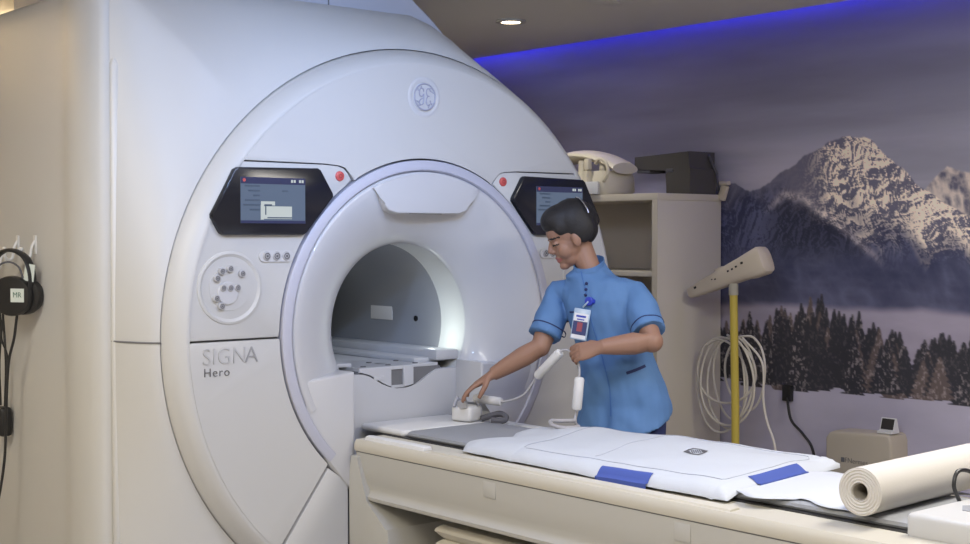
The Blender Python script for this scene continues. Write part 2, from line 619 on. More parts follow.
# ------------------------------------------------------------------ ceiling fittings
def downlight(x, y, label, col, watts, spot=120):
    t = thing('ceiling_light', label, 'ceiling light', (x, y, CEIL), 'round ceiling downlights')
    B().lathe([(0.05, 0), (0.075, 0.0), (0.078, 0.004), (0.076, 0.012), (0.05, 0.012), (0.05, 0)], (0, 0, 0), 40).bm_to_z(x, y, CEIL - 0.012).build('rim', GRILLE, t)
    B().cyl((x, y, CEIL - 0.008), (x, y, CEIL - 0.001), 0.05, seg=32).build('diffuser', mat('lamp_warm', (1, .9, .7), .5, emit=(1.0, 0.86, 0.60), estr=11), t)
    light('SPOT', (x, y, CEIL - 0.02), watts, col, 0.05, target=(x, y, 0), spot=spot)


def bm_to_z(s, x, y, z):
    # turns a Y-axis lathe so that its axis is vertical
    M = Matrix.Translation((x, y, z)) @ Matrix.Rotation(R(90), 4, 'X')
    bmesh.ops.transform(s.bm, matrix=M, verts=s.bm.verts[:])
    return s


B.bm_to_z = bm_to_z
downlight(1.36, 1.05, 'round warm downlight glowing on the ceiling beside the scanner top', NEUT, 26)


def added_panel(x, y, label, col, s=1.15, sy=0.55):  # unseen panel fixtures, added for overall brightness
    t = thing('added_ceiling_panel', label, 'ceiling light', (x, y, CEIL), 'added ceiling light panels')
    b = B()
    for sx in (-1, 1):
        b.box((x + sx * s / 2, y, CEIL - 0.015), (0.03, sy + 0.06, 0.03))
        b.box((x, y + sx * sy / 2, CEIL - 0.015), (s, 0.03, 0.03))
    b.build('frame', GRILLE, t)
    B().box((x, y, CEIL - 0.010), (s - 0.03, sy - 0.03, 0.012)).build('diffuser', mat('panel_%s' % label[:4], (0.9, 0.9, 0.9), 0.5, emit=col, estr=1.5), t)


added_panel(-0.85, -1.45, 'cool white ceiling panel in front of the scanner face', COOL)
added_panel(-2.2, -3.1, 'pale ceiling panel over the open floor before the scanner', NEUT)
added_panel(0.6, -2.6, 'bright ceiling panel over the foot of the patient table', NEUT)
added_panel(-3.0, -0.4, 'warm ceiling panel by the left flank of the scanner', WARM)

for (a_, b_), lb in zip(ADDED_SPOTS, ('tilted ceiling spotlight added to brighten the upper left of the scanner', 'tilted ceiling spotlight added to brighten the crown of the scanner disc')):
    a_, b_ = Vector(a_), Vector(b_)
    v_ = (b_ - a_).normalized()
    t = thing('added_spotlight', lb, 'spotlight', (a_.x, a_.y, CEIL), 'added ceiling spotlights')  # unseen fixture added to hold the brightening spot
    B().cyl((a_.x, a_.y, CEIL - 0.015), (a_.x, a_.y, CEIL), 0.05, seg=24).cyl((a_.x, a_.y, a_.z), (a_.x, a_.y, CEIL - 0.01), 0.010, seg=12).build('bracket', GRILLE, t)
    B().tube([a_ - v_ * 0.06, a_ + v_ * 0.06], 0.045, 24).build('lamp_head', GRILLE, t)
    B().tube([a_ + v_ * 0.061, a_ + v_ * 0.064], 0.038, 24).build('lens', mat('spot_lens', (0.6, 0.7, 0.9), 0.3, emit=(0.5, 0.7, 1.0), estr=6), t)

t = thing('ceiling_vent', 'pale square air vent cassette on the ceiling at the top of the picture', 'ceiling vent', (1.05, 0.0, CEIL))
B().span((0.74, -0.30, CEIL - 0.03), (1.341, 0.304, CEIL), 0.01).build('frame', mat('vent_white', (0.66, 0.63, 0.57), 0.6), t)
for k in range(6):
    B().box((1.04, -0.22 + 0.085 * k, CEIL - 0.033), (0.44, 0.03, 0.006)).build('louvre', CEILM, t)

# ------------------------------------------------------------------ the scanner (front plane y=0, bore axis x=0, z=1.05)
ZC = 1.05
mri = thing('mri_scanner', 'large white ring-shaped MRI scanner with a round open bore', 'MRI scanner', (0, 0.9, 0))


def ray_poly(poly, th):
    d = (math.cos(th), math.sin(th))
    best = None
    n = len(poly)
    for i in range(n):
        ax, az = poly[i][0], poly[i][1] - ZC
        bx, bz = poly[(i + 1) % n][0], poly[(i + 1) % n][1] - ZC
        ex, ez = bx - ax, bz - az
        den = d[0] * ez - d[1] * ex
        if abs(den) < 1e-12:
            continue
        t = (ax * ez - az * ex) / den
        s = (ax * d[1] - az * d[0]) / den
        if t > 0 and -1e-9 <= s <= 1 + 1e-9 and (best is None or t > best):
            best = t
    return (d[0] * best, ZC + d[1] * best)


def outline(xl, xr=1.13, zt=2.30, r=0.03):
    pts = [(xl, 0.012), (xr, 0.012), (xr, 1.50), (0.42, 2.145), (0.30, 2.235), (0.22, 2.275), (0.13, zt), (xl + r, zt), (xl + r * .3, zt - r * .3), (xl, zt - r)]
    return pts


# angles: even, plus the exact corners of the outline
angs = sorted(set([2 * math.pi * i / 160 for i in range(160)] + [math.atan2(p[1] - ZC, p[0]) % (2 * math.pi) for p in outline(-1.165)]))


def oring(poly, y):
    return [(lambda q: (q[0], y, q[1]))(ray_poly(poly, a)) for a in angs]


def cring(r, y):
    return [(r * math.cos(a), y, max(ZC + r * math.sin(a), 0.012)) for a in angs]


# front cover: flares from the disc out to the box outline
P0 = outline(-1.165)
o_ring = oring(P0, 0.27)
c_ring = cring(1.080, 0.078)
mid = []
for f, yy in ((0.12, 0.085), (0.3, 0.105), (0.55, 0.15), (0.8, 0.205), (0.94, 0.245)):
    mid.append([tuple(c_ring[i][k] * (1 - f) + o_ring[i][k] * f if k != 1 else yy for k in range(3)) for i in range(len(angs))])
back = [(x * 0.97, 0.30, ZC + (z - ZC) * 0.97 if z > 0.1 else z) for x, y, z in o_ring]
inner = cring(1.080, 0.12)
B().ring_loft([inner, c_ring] + mid + [o_ring, back], False, False).build('front_cover', WHITE, mri, 40)
# flank cover: rounded front pillar, then a flat side set back from it
sec = [(0.274, -1.150), (0.282, -1.178), (0.30, -1.193), (0.35, -1.208), (0.42, -1.214), (0.50, -1.210), (0.56, -1.198), (0.61, -1.182), (0.66, -1.176), (0.75, -1.175), (1.95, -1.175)]
rings = [oring(outline(xl, 1.13, 2.30), y) for y, xl in sec]
B().ring_loft(rings, False, True).build('side_cover', WHITE, mri, 40)
# long shallow handle recess down the left edge of the front cover
SL = mat('slot_white', (0.60, 0.60, 0.585), 0.45)
b = B()
b.tube([(-1.151, 0.262, 0.27), (-1.151, 0.262, 0.29), (-1.151, 0.262, 2.00), (-1.151, 0.262, 2.025)], [0.004, 0.0165, 0.0165, 0.004], 14)
b.build('recess_strip', SL, mri)
# seam across the front cover at mid height
b = B()
b.tube([(-1.079, 0.074, 1.045), (-1.087, 0.081, 1.045), (-1.105, 0.101, 1.045), (-1.127, 0.146, 1.045), (-1.149, 0.201, 1.045), (-1.160, 0.24, 1.045), (-1.165, 0.268, 1.045)], 0.0032, 6)
b.build('seam', DARKGAP, mri)
# taller rear housing behind
rp = [(-0.92, 2.1), (-0.92, 2.46), (0.0, 2.46), (0.10, 2.435), (0.20, 2.39), (0.30, 2.33), (0.37, 2.26), (0.47, 2.13), (0.30, 2.0)]
b = B().prism(rp, 0.36, 1.75, 1, 0.012, 2)
b.build('rear_housing', REAR, mri, 40)
B().box((-0.205, 0.359, 2.38), (0.005, 0.004, 0.16)).build('seam', DARKGAP, mri)

# dark core behind the panel joints
B().lathe([(0.60, 0.028), (1.012, 0.028), (1.05, 0.07), (1.079, 0.115)], seg=128).build('joint_backing', DARKGAP, mri, clampz=0.013)
# outer bevelled rim of the disc
B().lathe([(1.002, 0.03), (1.0075, 0.003), (1.013, 0.0012), (1.024, 0.005), (1.045, 0.022), (1.062, 0.044), (1.072, 0.066), (1.0765, 0.080), (1.0765, 0.11)], seg=160).build('disc_rim', WHITE, mri, 50, clampz=0.013)


def arc(r, a0, a1, n):
    return [(r * math.cos(R(a0 + (a1 - a0) * i / n)), ZC + r * math.sin(R(a0 + (a1 - a0) * i / n))) for i in range(n + 1)]


def clampp(poly):
    out = []
    for x, z in poly:
        q = (x, max(z, 0.015))
        if not out or (abs(q[0] - out[-1][0]) + abs(q[1] - out[-1][1])) > 1e-4:
            out.append(q)
    return out


def ang_z(r, z):
    return math.degrees(math.asin((z - ZC) / r))


RO, RI = 1.010, 0.656
# upper panel
aL = ang_z(RO, 1.672)
poly = arc(RO, aL, 180 - aL, 64)
# left corner: along z=1.667 to x=-0.44, then bends down into the ring
poly += [(-0.47, 1.671), (-0.400, 1.669), (-0.372, 1.661), (-0.352, 1.642), (-0.334, 1.614)]
ai = math.degrees(math.atan2(1.6145 - ZC, -0.3335))
poly += arc(RI, ai, 180 - ai, 40)
poly += [(0.334, 1.614), (0.352, 1.642), (0.372, 1.661), (0.400, 1.669), (0.47, 1.671)]
B().prism(poly, 0.0, 0.05, 1, 0.003, 2).build('upper_panel', WHITE, mri, 40)


def mirror(poly, s):
    return [(s * x, z) for x, z in poly][::s]


def wing_poly():
    a_top = 180 - ang_z(RO, 1.668)
    p = arc(RO, a_top, 180 - ang_z(RO, 1.050), 20)
    p += arc(RI, 180 - ang_z(RI, 1.050), math.degrees(math.atan2(1.6085 - ZC, -0.3415)), 28)
    p += [(-0.3415, 1.6115), (-0.358, 1.639), (-0.376, 1.6565), (-0.402, 1.6645), (-0.471, 1.6665)]
    return p


def low_poly():
    p = arc(RO, 180 - ang_z(RO, 1.043), 229.0, 26)
    # diagonal joint from the disc edge up to the foot of the ring
    p += [(-0.460, 0.571)]
    p += arc(RI, 226.5, 180 + ang_z(RI, 2 * ZC - 1.043), 24)
    return p


for s in (1, -1):
    B().prism(mirror(wing_poly(), s), 0.004, 0.05, 1, 0.006, 2).build('side_panel', WHITE, mri, 40)
    B().prism(clampp(mirror(low_poly(), s)), 0.0, 0.05, 1, 0.003, 2).build('lower_panel', WHITE, mri, 40)
    # foot panel between the diagonal joint and the table dock
    p = [(-0.364, 0.500), (-0.452, 0.560), (-0.653, 0.285)] + arc(RO, 229.6, 249, 10)[1:] + [(-0.364, 0.015)]
    B().prism(clampp(mirror(p, s)), 0.0, 0.05, 1, 0.005, 2).build('foot_panel', WHITE, mri, 40)

# lilac trim ring, open at the bottom
B().lathe([(0.604, 0.03), (0.608, -0.006), (0.613, -0.012), (0.640, -0.012), (0.648, -0.007), (0.650, 0.03)], seg=128, a0=-46, a1=226).build('trim_ring', LILAC, mri, 50)
b = B()
# bezel: flares from the ring into the bore
prof = [(0.6045, 0.03), (0.6045, -0.003), (0.601, -0.008), (0.590, -0.009), (0.566, -0.005), (0.522, 0.012), (0.47, 0.036), (0.42, 0.068), (0.375, 0.104), (0.345, 0.138), (0.334, 0.155), (0.330, 0.168)]
b.lathe(prof, seg=160, a0=-28, a1=208)
b.build('bore_bezel', WHITE2, mri, 50)
BL = mat('bore_white', (0.74, 0.76, 0.74), 0.35)
B().lathe([(0.3305, 0.164), (0.331, 0.21), (0.331, 0.325)], seg=128).build('bore_mouth', BL, mri, 50)
b = B()
b.lathe([(0.331, 0.322), (0.328, 0.326), (0.328, 1.72)], seg=128)
b.ring_loft([[(0.40 * math.cos(2 * math.pi * i / 64), 1.72, ZC + 0.40 * math.sin(2 * math.pi * i / 64)) for i in range(64)], [(0.40 * math.cos(2 * math.pi * i / 64), 1.73, ZC + 0.40 * math.sin(2 * math.pi * i / 64)) for i in range(64)]])
b.build('bore_liner', BORE, mri, 50)
B().cyl((0.3275, 0.49, 1.055), (0.323, 0.49, 1.055), 0.012, seg=16).build('microphone_spot', BLACK, mri)
b = B()
b.box((0.3265, 0.74, 1.07), (0.006, 0.16, 0.06), None, 0.002)
b.build('bore_reflection', mat('bore_reflection', (0.6, 0.6, 0.6), 0.4, emit=(1, 1, 0.97), estr=0.04), mri)  # faintly glowing slab stands in for a reflection on the liner
# lower plates either side of the dock, with a ledge on top
for s in (1, -1):
    p = [(-0.570, 0.885), (-0.337, 0.905), (-0.337, 0.46), (-0.364, 0.484), (-0.445, 0.566), (-0.492, 0.64), (-0.535, 0.74), (-0.556, 0.82)]
    if s == -1:
        p[1:3] = [(-0.275, 0.905), (-0.275, 0.74), (-0.337, 0.70), (-0.337, 0.46)]
    B().prism(mirror(p, s), -0.006, 0.155, 1, 0.010, 3).build('dock_plate', WHITE2, mri, 40)
B().span((-0.36, 0.16, 0.015), (0.36, 0.18, 0.6)).build('dock_backing', WHITE2, mri)
# hood over the bore
p = arc(0.596, 116, 64, 18)
p += [(0.240, 1.574), (0.222, 1.553), (0.208, 1.526), (0.187, 1.505), (0.15, 1.494), (-0.15, 1.494), (-0.187, 1.505), (-0.208, 1.526), (-0.222, 1.553), (-0.240, 1.574)]
B().prism(p, -0.018, 0.12, 1, 0.006, 3).build('bore_hood', WHITE2, mri, 45)
B().span((-0.075, -0.004, 1.4925), (0.075, 0.008, 1.4955)).build('hood_slot', DARKGAP, mri)
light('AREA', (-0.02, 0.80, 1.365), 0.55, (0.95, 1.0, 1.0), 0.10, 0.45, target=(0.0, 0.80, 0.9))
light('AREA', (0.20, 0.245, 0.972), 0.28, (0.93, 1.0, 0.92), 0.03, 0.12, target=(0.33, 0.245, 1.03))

# bridge and pedestal under the bore
hs = [(-0.205, 0.873), (-0.178, 0.872), (-0.155, 0.862), (-0.125, 0.846), (-0.095, 0.829), (-0.06, 0.813), (-0.025, 0.805)]
sm = hs + [(-x, z) for x, z in hs[::-1]]
B().prism([(-0.346, 0.30), (-0.346, 0.873)] + sm + [(0.346, 0.873), (0.346, 0.30)], 0.156, 0.20, 1, 0.003, 1).build('pedestal', WHITE2, mri, 40)
B().prism(sm + [(0.20, 0.885), (-0.20, 0.885)], 0.168, 0.21, 1).build('seam', DARKGAP, mri)
b = B()
up = [(x * 0.975, z + 0.006) for x, z in sm]
lx0, lx1, zl, zt_ = -0.047, 0.012, 0.8145, 0.897
left = [q for q in up if q[0] <= lx0]
right = [q for q in up if q[0] >= 0.062]
b.prism(left + [(lx0, zl), (lx0, zt_), (-0.202, zt_)], 0.158, 0.45, 1, 0.003, 1)
b.prism([(lx1, zl - 0.004), (0.062, zl + 0.004), (0.062, zt_), (lx1, zt_)], 0.158, 0.45, 1, 0.003, 1)
b.prism([(0.062, zl + 0.004)] + right + [(0.202, zt_), (0.062, zt_)], 0.180, 0.45, 1, 0.003, 1)
b.span((lx0 - .001, 0.162, zt_ - 0.014), (lx1 + .001, 0.45, zt_)).span((lx0 - .001, 0.162, zl - 0.004), (lx1 + .001, 0.45, zl + 0.006)).span((lx0 - .001, 0.27, zl), (lx1 + .001, 0.29, zt_))
b.build('bridge', WHITE2, mri, 30)
B().span((lx0 + 0.002, 0.185, 0.832), (lx1 - 0.002, 0.27, 0.848), 0.004).build('latch_bar', WHITE2, mri)
B().span((-0.135, 0.1555, 0.845), (-0.085, 0.160, 0.862), 0.002).build('bridge_tab', WHITE2, mri)
for x in (-0.155, -0.035, 0.10):
    for y in (0.20, 0.33):
        B().cyl((x, y, 0.8965), (x, y, 0.900), 0.011, seg=16).build('dock_stud', GREYTXT, mri)
# bed rails inside the bore and out to the bridge
b = B().span((-0.27, 0.40, 0.80), (0.27, 1.70, 0.895), 0.01)
b.span((0.11, 0.22, 0.895), (0.27, 1.70, 0.915), 0.006).span((0.185, 0.17, 0.905), (0.30, 1.70, 0.945), 0.006).span((-0.285, 0.24, 0.895), (-0.18, 1.70, 0.912), 0.006)
b.build('bore_rail', mat('rail_grey', (0.50, 0.51, 0.525), 0.4), mri)

# displays, buttons and dials on the wings
GLASSTXT = mat('screen_text_dark', (0.03, 0.05, 0.08), 0.4, emit=(0.018, 0.026, 0.040), estr=1)
SCRN = mat('screen_blue', (0.02, 0.03, 0.05), 0.25, emit=(0.088, 0.118, 0.170), estr=1.0)
SCRT = mat('screen_bar', (0.02, 0.02, 0.05), 0.25, emit=(0.014, 0.020, 0.050), estr=1.0)
SCRW = mat('screen_white', (0.1, 0.1, 0.1), 0.3, emit=(0.42, 0.47, 0.46), estr=1.0)


def display(s):
    p = [(-0.829, 1.646), (-0.501, 1.652), (-0.490, 1.646), (-0.437, 1.562), (-0.436, 1.550), (-0.552, 1.418), (-0.566, 1.411), (-0.885, 1.411), (-0.898, 1.418), (-0.930, 1.470), (-0.930, 1.482), (-0.842, 1.638)]
    d = B().prism(mirror(p, s), -0.018, 0.03, 1, 0.006, 2).build('display', BLACKGL, mri, 40)
    cx = -0.691 * s
    w, h, z0, z1 = 0.262, 0.160, 1.452, 1.612
    b = B()
    b.box((cx, -0.0185, 1.532), (w, 0.003, h))
    b.mi = 1
    b.box((cx, -0.0205, 1.601), (w, 0.002, 0.023)).box((cx, -0.0205, 1.457), (w, 0.002, 0.010))
    b.mi = 2
    l = cx - w / 2
    for k, ww in enumerate((0.060, 0.045, 0.026, 0.058, 0.066, 0.040)):
        b.box((l + 0.075 - ww / 2, -0.0205, 1.582 - 0.0165 * k), (ww, 0.002, 0.0055))
    b.box((l + 0.178, -0.0205, 1.566), (0.022, 0.002, 0.005))
    b.mi = 3
    if s == 1:
        b.box((l + 0.148, -0.0205, 1.490), (0.115, 0.002, 0.044)).box((l + 0.085, -0.0205, 1.490), (0.012, 0.002, 0.050)).box((l + 0.108, -0.0205, 1.522), (0.056, 0.002, 0.014))
    for k in range(5):
        if k != 2:
            b.box((l + 0.206 + 0.011 * k, -0.0218, 1.6015), (0.0075, 0.002, 0.010))
    b.mi = 2
    if s == 1:
        b.box((l + 0.155, -0.0218, 1.472), (0.10, 0.002, 0.004)).box((l + 0.098, -0.0218, 1.497), (0.004, 0.002, 0.030)).box((l + 0.108, -0.0218, 1.516), (0.03, 0.002, 0.006))
    b.mi = 4
    b.cyl((l + 0.013, -0.021, 1.602), (l + 0.013, -0.0225, 1.602), 0.006, seg=12)
    b.build('screen', [SCRN, SCRT, GLASSTXT, SCRW, RED], d, None)
    # red alarm button
    e = B().lathe([(0.0, -0.005), (0.014, -0.005), (0.0175, -0.003), (0.019, 0.004)], (-0.396 * s, 0.002, 1.627), 24).build('alarm_button', RED, mri)
    B().lathe([(0.005, -0.0052), (0.008, -0.0052)], (-0.396 * s, 0.0015, 1.627), 20).build('button_mark', mat('red_dark', (0.30, 0.05, 0.05), 0.4), e)
    # strip of three small buttons
    x0 = -0.668 * s
    b = B().prism([(x0 + q[0], 1.337 + q[1]) for q in [(0.05 + 0.02 * math.cos(R(a)), 0.02 * math.sin(R(a))) for a in range(-90, 91, 15)] + [(-0.05 + 0.02 * math.cos(R(a)), 0.02 * math.sin(R(a))) for a in range(90, 271, 15)]], -0.0015, 0.01)
    st = b.build('button_strip', mat('strip_grey', (0.56, 0.56, 0.56), 0.4), mri)
    for k in (-1, 0, 1):
        bb = B().lathe([(0, -0.006), (0.013, -0.006), (0.0165, -0.002), (0.017, 0.002)], (x0 + k * 0.040, 0.0, 1.337), 20)
        bb.mi = 1
        bb.lathe([(0.008, -0.0065), (0.0115, -0.0065)], (x0 + k * 0.040, 0.0, 1.337), 16).box((x0 + k * 0.04, -0.0068, 1.337), (0.008, 0.001, 0.008))
        bb.build('button', [mat('button_grey', (0.42, 0.42, 0.43), 0.4), GREYTXT], st)


def dial(s):
    cx, cz = -0.853 * s, 1.229
    d = B().lathe([(0.128, 0.006), (0.126, 0.0), (0.118, -0.002), (0.108, 0.004), (0.094, 0.014), (0.084, 0.015), (0.082, 0.010), (0.079, 0.002), (0.0, 0.002)], (cx, 0.0, cz), 48).build('control_dial', WHITE, mri, 30)
    B().lathe([(0.040, 0.003), (0.040, -0.003), (0.037, -0.005), (0, -0.005)], (cx - 0.01, 0.0, cz - 0.018), 36).build('dial_hub', WHITE2, d, 30)
    pts = [(-0.053, 0.034), (-0.034, 0.058), (-0.002, 0.066), (0.045, 0.048), (-0.030, 0.0), (-0.002, 0.0), (0.026, 0.0), (-0.056, -0.035), (-0.036, -0.062)]
    for px, pz in pts:
        bb = B().lathe([(0, -0.009), (0.0105, -0.009), (0.013, -0.006), (0.0135, 0.004)], (cx + px, 0.0, cz + pz), 18)
        bb.mi = 1
        bb.lathe([(0.0055, -0.0095), (0.0085, -0.0095)], (cx + px, 0.0, cz + pz), 14).box((cx + px, -0.0096, cz + pz), (0.006, 0.001, 0.006))
        bb.build('button', [mat('button_grey', (0.42, 0.42, 0.43), 0.4), GREYTXT], d)


for s in (1, -1):
    display(s)
dial(1)
dial(-1)
# round maker's badge with an ornate monogram
bd = B().lathe([(0.080, 0.001), (0.076, -0.001), (0.070, -0.0025), (0.064, -0.002), (0.058, 0.0005), (0.0555, 0.0005), (0.0535, -0.0042), (0.05, -0.0045), (0, -0.0045)], (-0.008, 0.0, 1.941), 48).build('badge', WHITE2, mri, 30)
MONO = mat('badge_blue_grey', (0.33, 0.34, 0.43), 0.35)
b = B()


def loop(pts, r=0.0021):
    b.tube([(-0.008 + x, -0.0062, 1.941 + z) for x, z in [(v.x, v.y) for v in spline([(p[0], p[1], 0) for p in pts], 6)]], r, 6)


loop([(0.050 * math.cos(R(a)), 0.050 * math.sin(R(a))) for a in range(0, 361, 15)], 0.0028)
# letter G: open loop with a hook
loop([(-0.006, 0.020), (-0.010, 0.031), (-0.021, 0.031), (-0.027, 0.018), (-0.024, 0.004), (-0.014, 0.002), (-0.006, 0.010), (-0.006, -0.006), (-0.008, -0.024), (-0.018, -0.031), (-0.027, -0.024), (-0.022, -0.012), (-0.008, -0.004)])
# letter E: two stacked bowls opening to the right
loop([(0.026, 0.022), (0.022, 0.032), (0.011, 0.031), (0.007, 0.018), (0.012, 0.005), (0.021, 0.004), (0.011, 0.000), (0.006, -0.014), (0.010, -0.028), (0.021, -0.031), (0.027, -0.020), (0.024, -0.012)])
for a in (45, 135, 225, 315):
    q = [(0.044 * math.cos(R(a + d)) * k, 0.044 * math.sin(R(a + d)) * k) for d, k in ((-24, 1.0), (-10, 0.86), (4, 0.84), (10, 0.95), (2, 1.0))]
    loop(q, 0.0018)
b.build('monogram', MONO, bd)
RX = (R(90), 0, 0)
text('lettering', 'SIGN', 0.082, (-0.877, -0.002, 0.992), RX, FAINT, mri, 0.001, 0.92, 1.05)
text('lettering', 'A', 0.082, (-0.771, -0.002, 0.992), RX, mat('text_mid', (0.33, 0.33, 0.34), 0.4), mri, 0.001, 1.0)
text('lettering', 'Hero', 0.043, (-0.908, -0.002, 0.939), RX, GREYTXT, mri, 0.001, 1.0, 1.15)
# hooks on the left flank
for y, z in ((1.075, 1.345), (0.905, 1.345), (1.215, 1.30)):
    pts = spline([(-1.176, y, z + 0.045), (-1.190, y, z + 0.02), (-1.196, y, z - 0.015), (-1.208, y, z - 0.03), (-1.226, y, z - 0.02), (-1.230, y, z + 0.01)], 5)
    b = B().tube(pts, 0.006, 8).box((-1.1765, y, z + 0.03), (0.006, 0.026, 0.07), None, 0.002)
    b.ell((-1.230, y, z + 0.012), (0.009, 0.009, 0.009), u=10, v=8)
    b.build('hook', TUBEW, mri)

# ------------------------------------------------------------------ patient table
tab = thing('patient_table', 'long cream patient table docked at the mouth of the scanner', 'patient table', (0, -1.3, 0))
YE = -2.62
# moulded top with a lip
prof = [(-0.353, 0.6185), (-0.356, 0.628), (-0.355, 0.648), (-0.346, 0.660), (-0.215, 0.664), (-0.210, 0.655), (0.210, 0.655), (0.215, 0.664), (0.346, 0.660), (0.355, 0.648), (0.356, 0.628), (0.353, 0.6185)]


def yext(poly, y0, y1, bevel=0.0):
    return B().prism(poly, y0, y1, 1, bevel, 2)


yext(prof[::-1], YE, -0.028).build('table_top', CREAM, tab, 40)
B().span((-0.3495, YE + .01, 0.612), (0.3495, -0.03, 0.624)).build('seam', DARKGAP, tab)
side = [(-0.352, 0.614), (-0.350, 0.560), (-0.343, 0.505), (-0.335, 0.485), (-0.340, 0.468), (-0.353, 0.458), (-0.350, 0.446), (-0.338, 0.440), (-0.30, 0.438), (0.30, 0.438), (0.338, 0.440), (0.350, 0.446), (0.353, 0.458), (0.340, 0.468), (0.335, 0.485), (0.343, 0.505), (0.350, 0.560), (0.352, 0.614)]
yext(side[::-1], YE, -0.036, 0.006).build('apron', TABLE, tab, 40)
# covers over access points on the apron
for y in (-0.79, -1.62):
    o2 = B().box((-0.3512, y, 0.580), (0.004, 0.062, 0.052), None, 0.002).build('access_cover', TABLE, tab)
# side rails
for s in (-1, 1):
    B().prism([(s * 0.337, 0.659), (s * 0.334, 0.672), (s * 0.322, 0.676), (s * 0.300, 0.674), (s * 0.296, 0.659)][::-s], -0.42, -0.07, 1, 0.004, 2).build('hand_rail', TUBEW, tab, 50)
    B().prism([(s * 0.340, 0.659), (s * 0.336, 0.666), (s * 0.302, 0.669), (s * 0.296, 0.660)][::-s], -1.78, -0.46, 1, 0.002, 2).build('rail_inlay', CREAM, tab, 50)
# cradle
B().span((-0.225, YE + 0.05, 0.656), (0.225, -0.02, 0.668), 0.004).build('cradle', BLACK, tab)
B().span((-0.215, -0.14, 0.664), (0.215, 0.135, 0.690), 0.012, 3).build('cradle_end', TUBEW, tab)
# docking leg against the scanner
B().prism([(-0.003, 0.52), (-0.003, 0.015), (-0.29, 0.015), (-0.24, 0.36), (-0.11, 0.44), (-0.06, 0.60), (-0.012, 0.60)], -0.3625, 0.3625, 0, 0.006, 2).build('dock_leg', TABLE, tab, 40)
# lifting base with folded bellows
b = B()
for k in range(7):
    z = 0.405 - 0.052 * k
    g = 0.0 if k % 2 == 0 else 0.0
    rings = []
    for dz, ins in ((0.0, 0.020), (0.012, 0.004), (0.022, 0.0), (0.034, 0.010), (0.052, 0.028)):
        x = 0.305 - ins
        ya, yb = -0.44 - ins, -2.30 + ins
        rings.append([(-x, ya, z - dz), (x, ya, z - dz), (x, yb, z - dz), (-x, yb, z - dz)])
    b.ring_loft(rings, True, True)
b.build('bellows', CREAM, tab, 25)
B().span((-0.33, -2.40, 0.0), (0.33, -0.40, 0.045), 0.01).build('base_plate', TABLE, tab)
# foot-end housing with handle bar
B().span((-0.245, -2.60, 0.655), (0.330, -2.258, 0.722), 0.014, 3).build('end_housing', mat('housing_white', (0.52, 0.52, 0.51), 0.4), tab, 40)
B().cyl((-0.07, -2.37, 0.7215), (-0.07, -2.37, 0.7240), 0.060, seg=6).build('touch_patch', PADGREY, tab)
pts = spline([(0.0, -2.262, 0.715), (-0.035, -2.265, 0.765), (-0.01, -2.265, 0.80), (0.05, -2.28, 0.785), (0.11, -2.30, 0.735), (0.14, -2.38, 0.74), (0.10, -2.42, 0.72)], 8)
B().tube(pts, 0.0055, 8).build('handle_loop', BLACK, tab)

# grey mattress on the cradle
pp = [(-0.205, 0.669), (-0.210, 0.676), (-0.207, 0.685), (-0.190, 0.690), (-0.12, 0.690), (0.12, 0.690), (0.190, 0.690), (0.207, 0.685), (0.210, 0.676), (0.205, 0.669)]
o = B().prism(pp[::-1], -2.245, -0.16, 1, 0.005, 2).build('table_pad', PADGREY, None, 40)
tag(recenter(o), 'thin grey vinyl pad lying along the top of the patient table', 'pad')

# ------------------------------------------------------------------ quilted coil blanket with its cable
mp = thing('coil_blanket', 'white quilted coil blanket with blue corner patches lying on the table', 'coil blanket', (0.04, -1.1, 0.69))
# outline corners on the pad: near-left, far-left, far-right, near-right
A_, F_, G_, H_ = Vector((-0.275, -0.56)), Vector((0.165, -0.45)), Vector((0.375, -1.63)), Vector((-0.272, -1.715))


def mat_xy(u, v):
    # u along the length from the scanner end, v across from the near side
    near = A_.lerp(H_, u)
    far = F_.lerp(G_, u)
    near.x += -0.012 * math.sin(math.pi * u)
    far.x += 0.055 * math.sin(math.pi * u)
    p = near.lerp(far, v)
    if u < 0.25:
        p.y += 0.035 * math.sin(v * 9.0) * (1 - u / 0.25) ** 2
    return p


def mat_h(u, v):
    p = mat_xy(u, v)
    edge = min(u, 1 - u, v, 1 - v)
    puff = 1 - (1 - min(edge / 0.05, 1)) ** 2
    thick = 0.012 + 0.014 * min(1, u / 0.25)
    n = mnoise.noise(Vector((p.x * 9, p.y * 9, 0.3)))
    drop = 0.0
    if p.x < -0.20:
        drop = -0.018 * min(1, (-0.20 - p.x) / 0.07)
    if p.x > 0.20:
        drop = -0.010 * min(1, (p.x - 0.20) / 0.10)
    lift = 0.016 * math.exp(-((u - 0.55) / 0.3) ** 2) * sst_(v, 0.15, 0.7) + 0.012 * max(0, (v - 0.85) / 0.15) * max(0, (u - 0.8) / 0.2)
    lift += 0.014 * math.exp(-((u - 0.20) / 0.08) ** 2 - ((v - 0.8) / 0.2) ** 2)
    stitch = 0.0
    for a, bnd in ((u, 0.22), (1 - u, 0.05), (v, 0.10), (1 - v, 0.08)):
        stitch = min(stitch, -0.0035 * math.exp(-((a - bnd) / 0.006) ** 2))
    return 0.6905 + drop + lift + thick * puff + 0.004 * n + stitch


def sst_(x, a, b_):
    t_ = max(0, min(1, (x - a) / (b_ - a)))
    return t_ * t_ * (3 - 2 * t_)


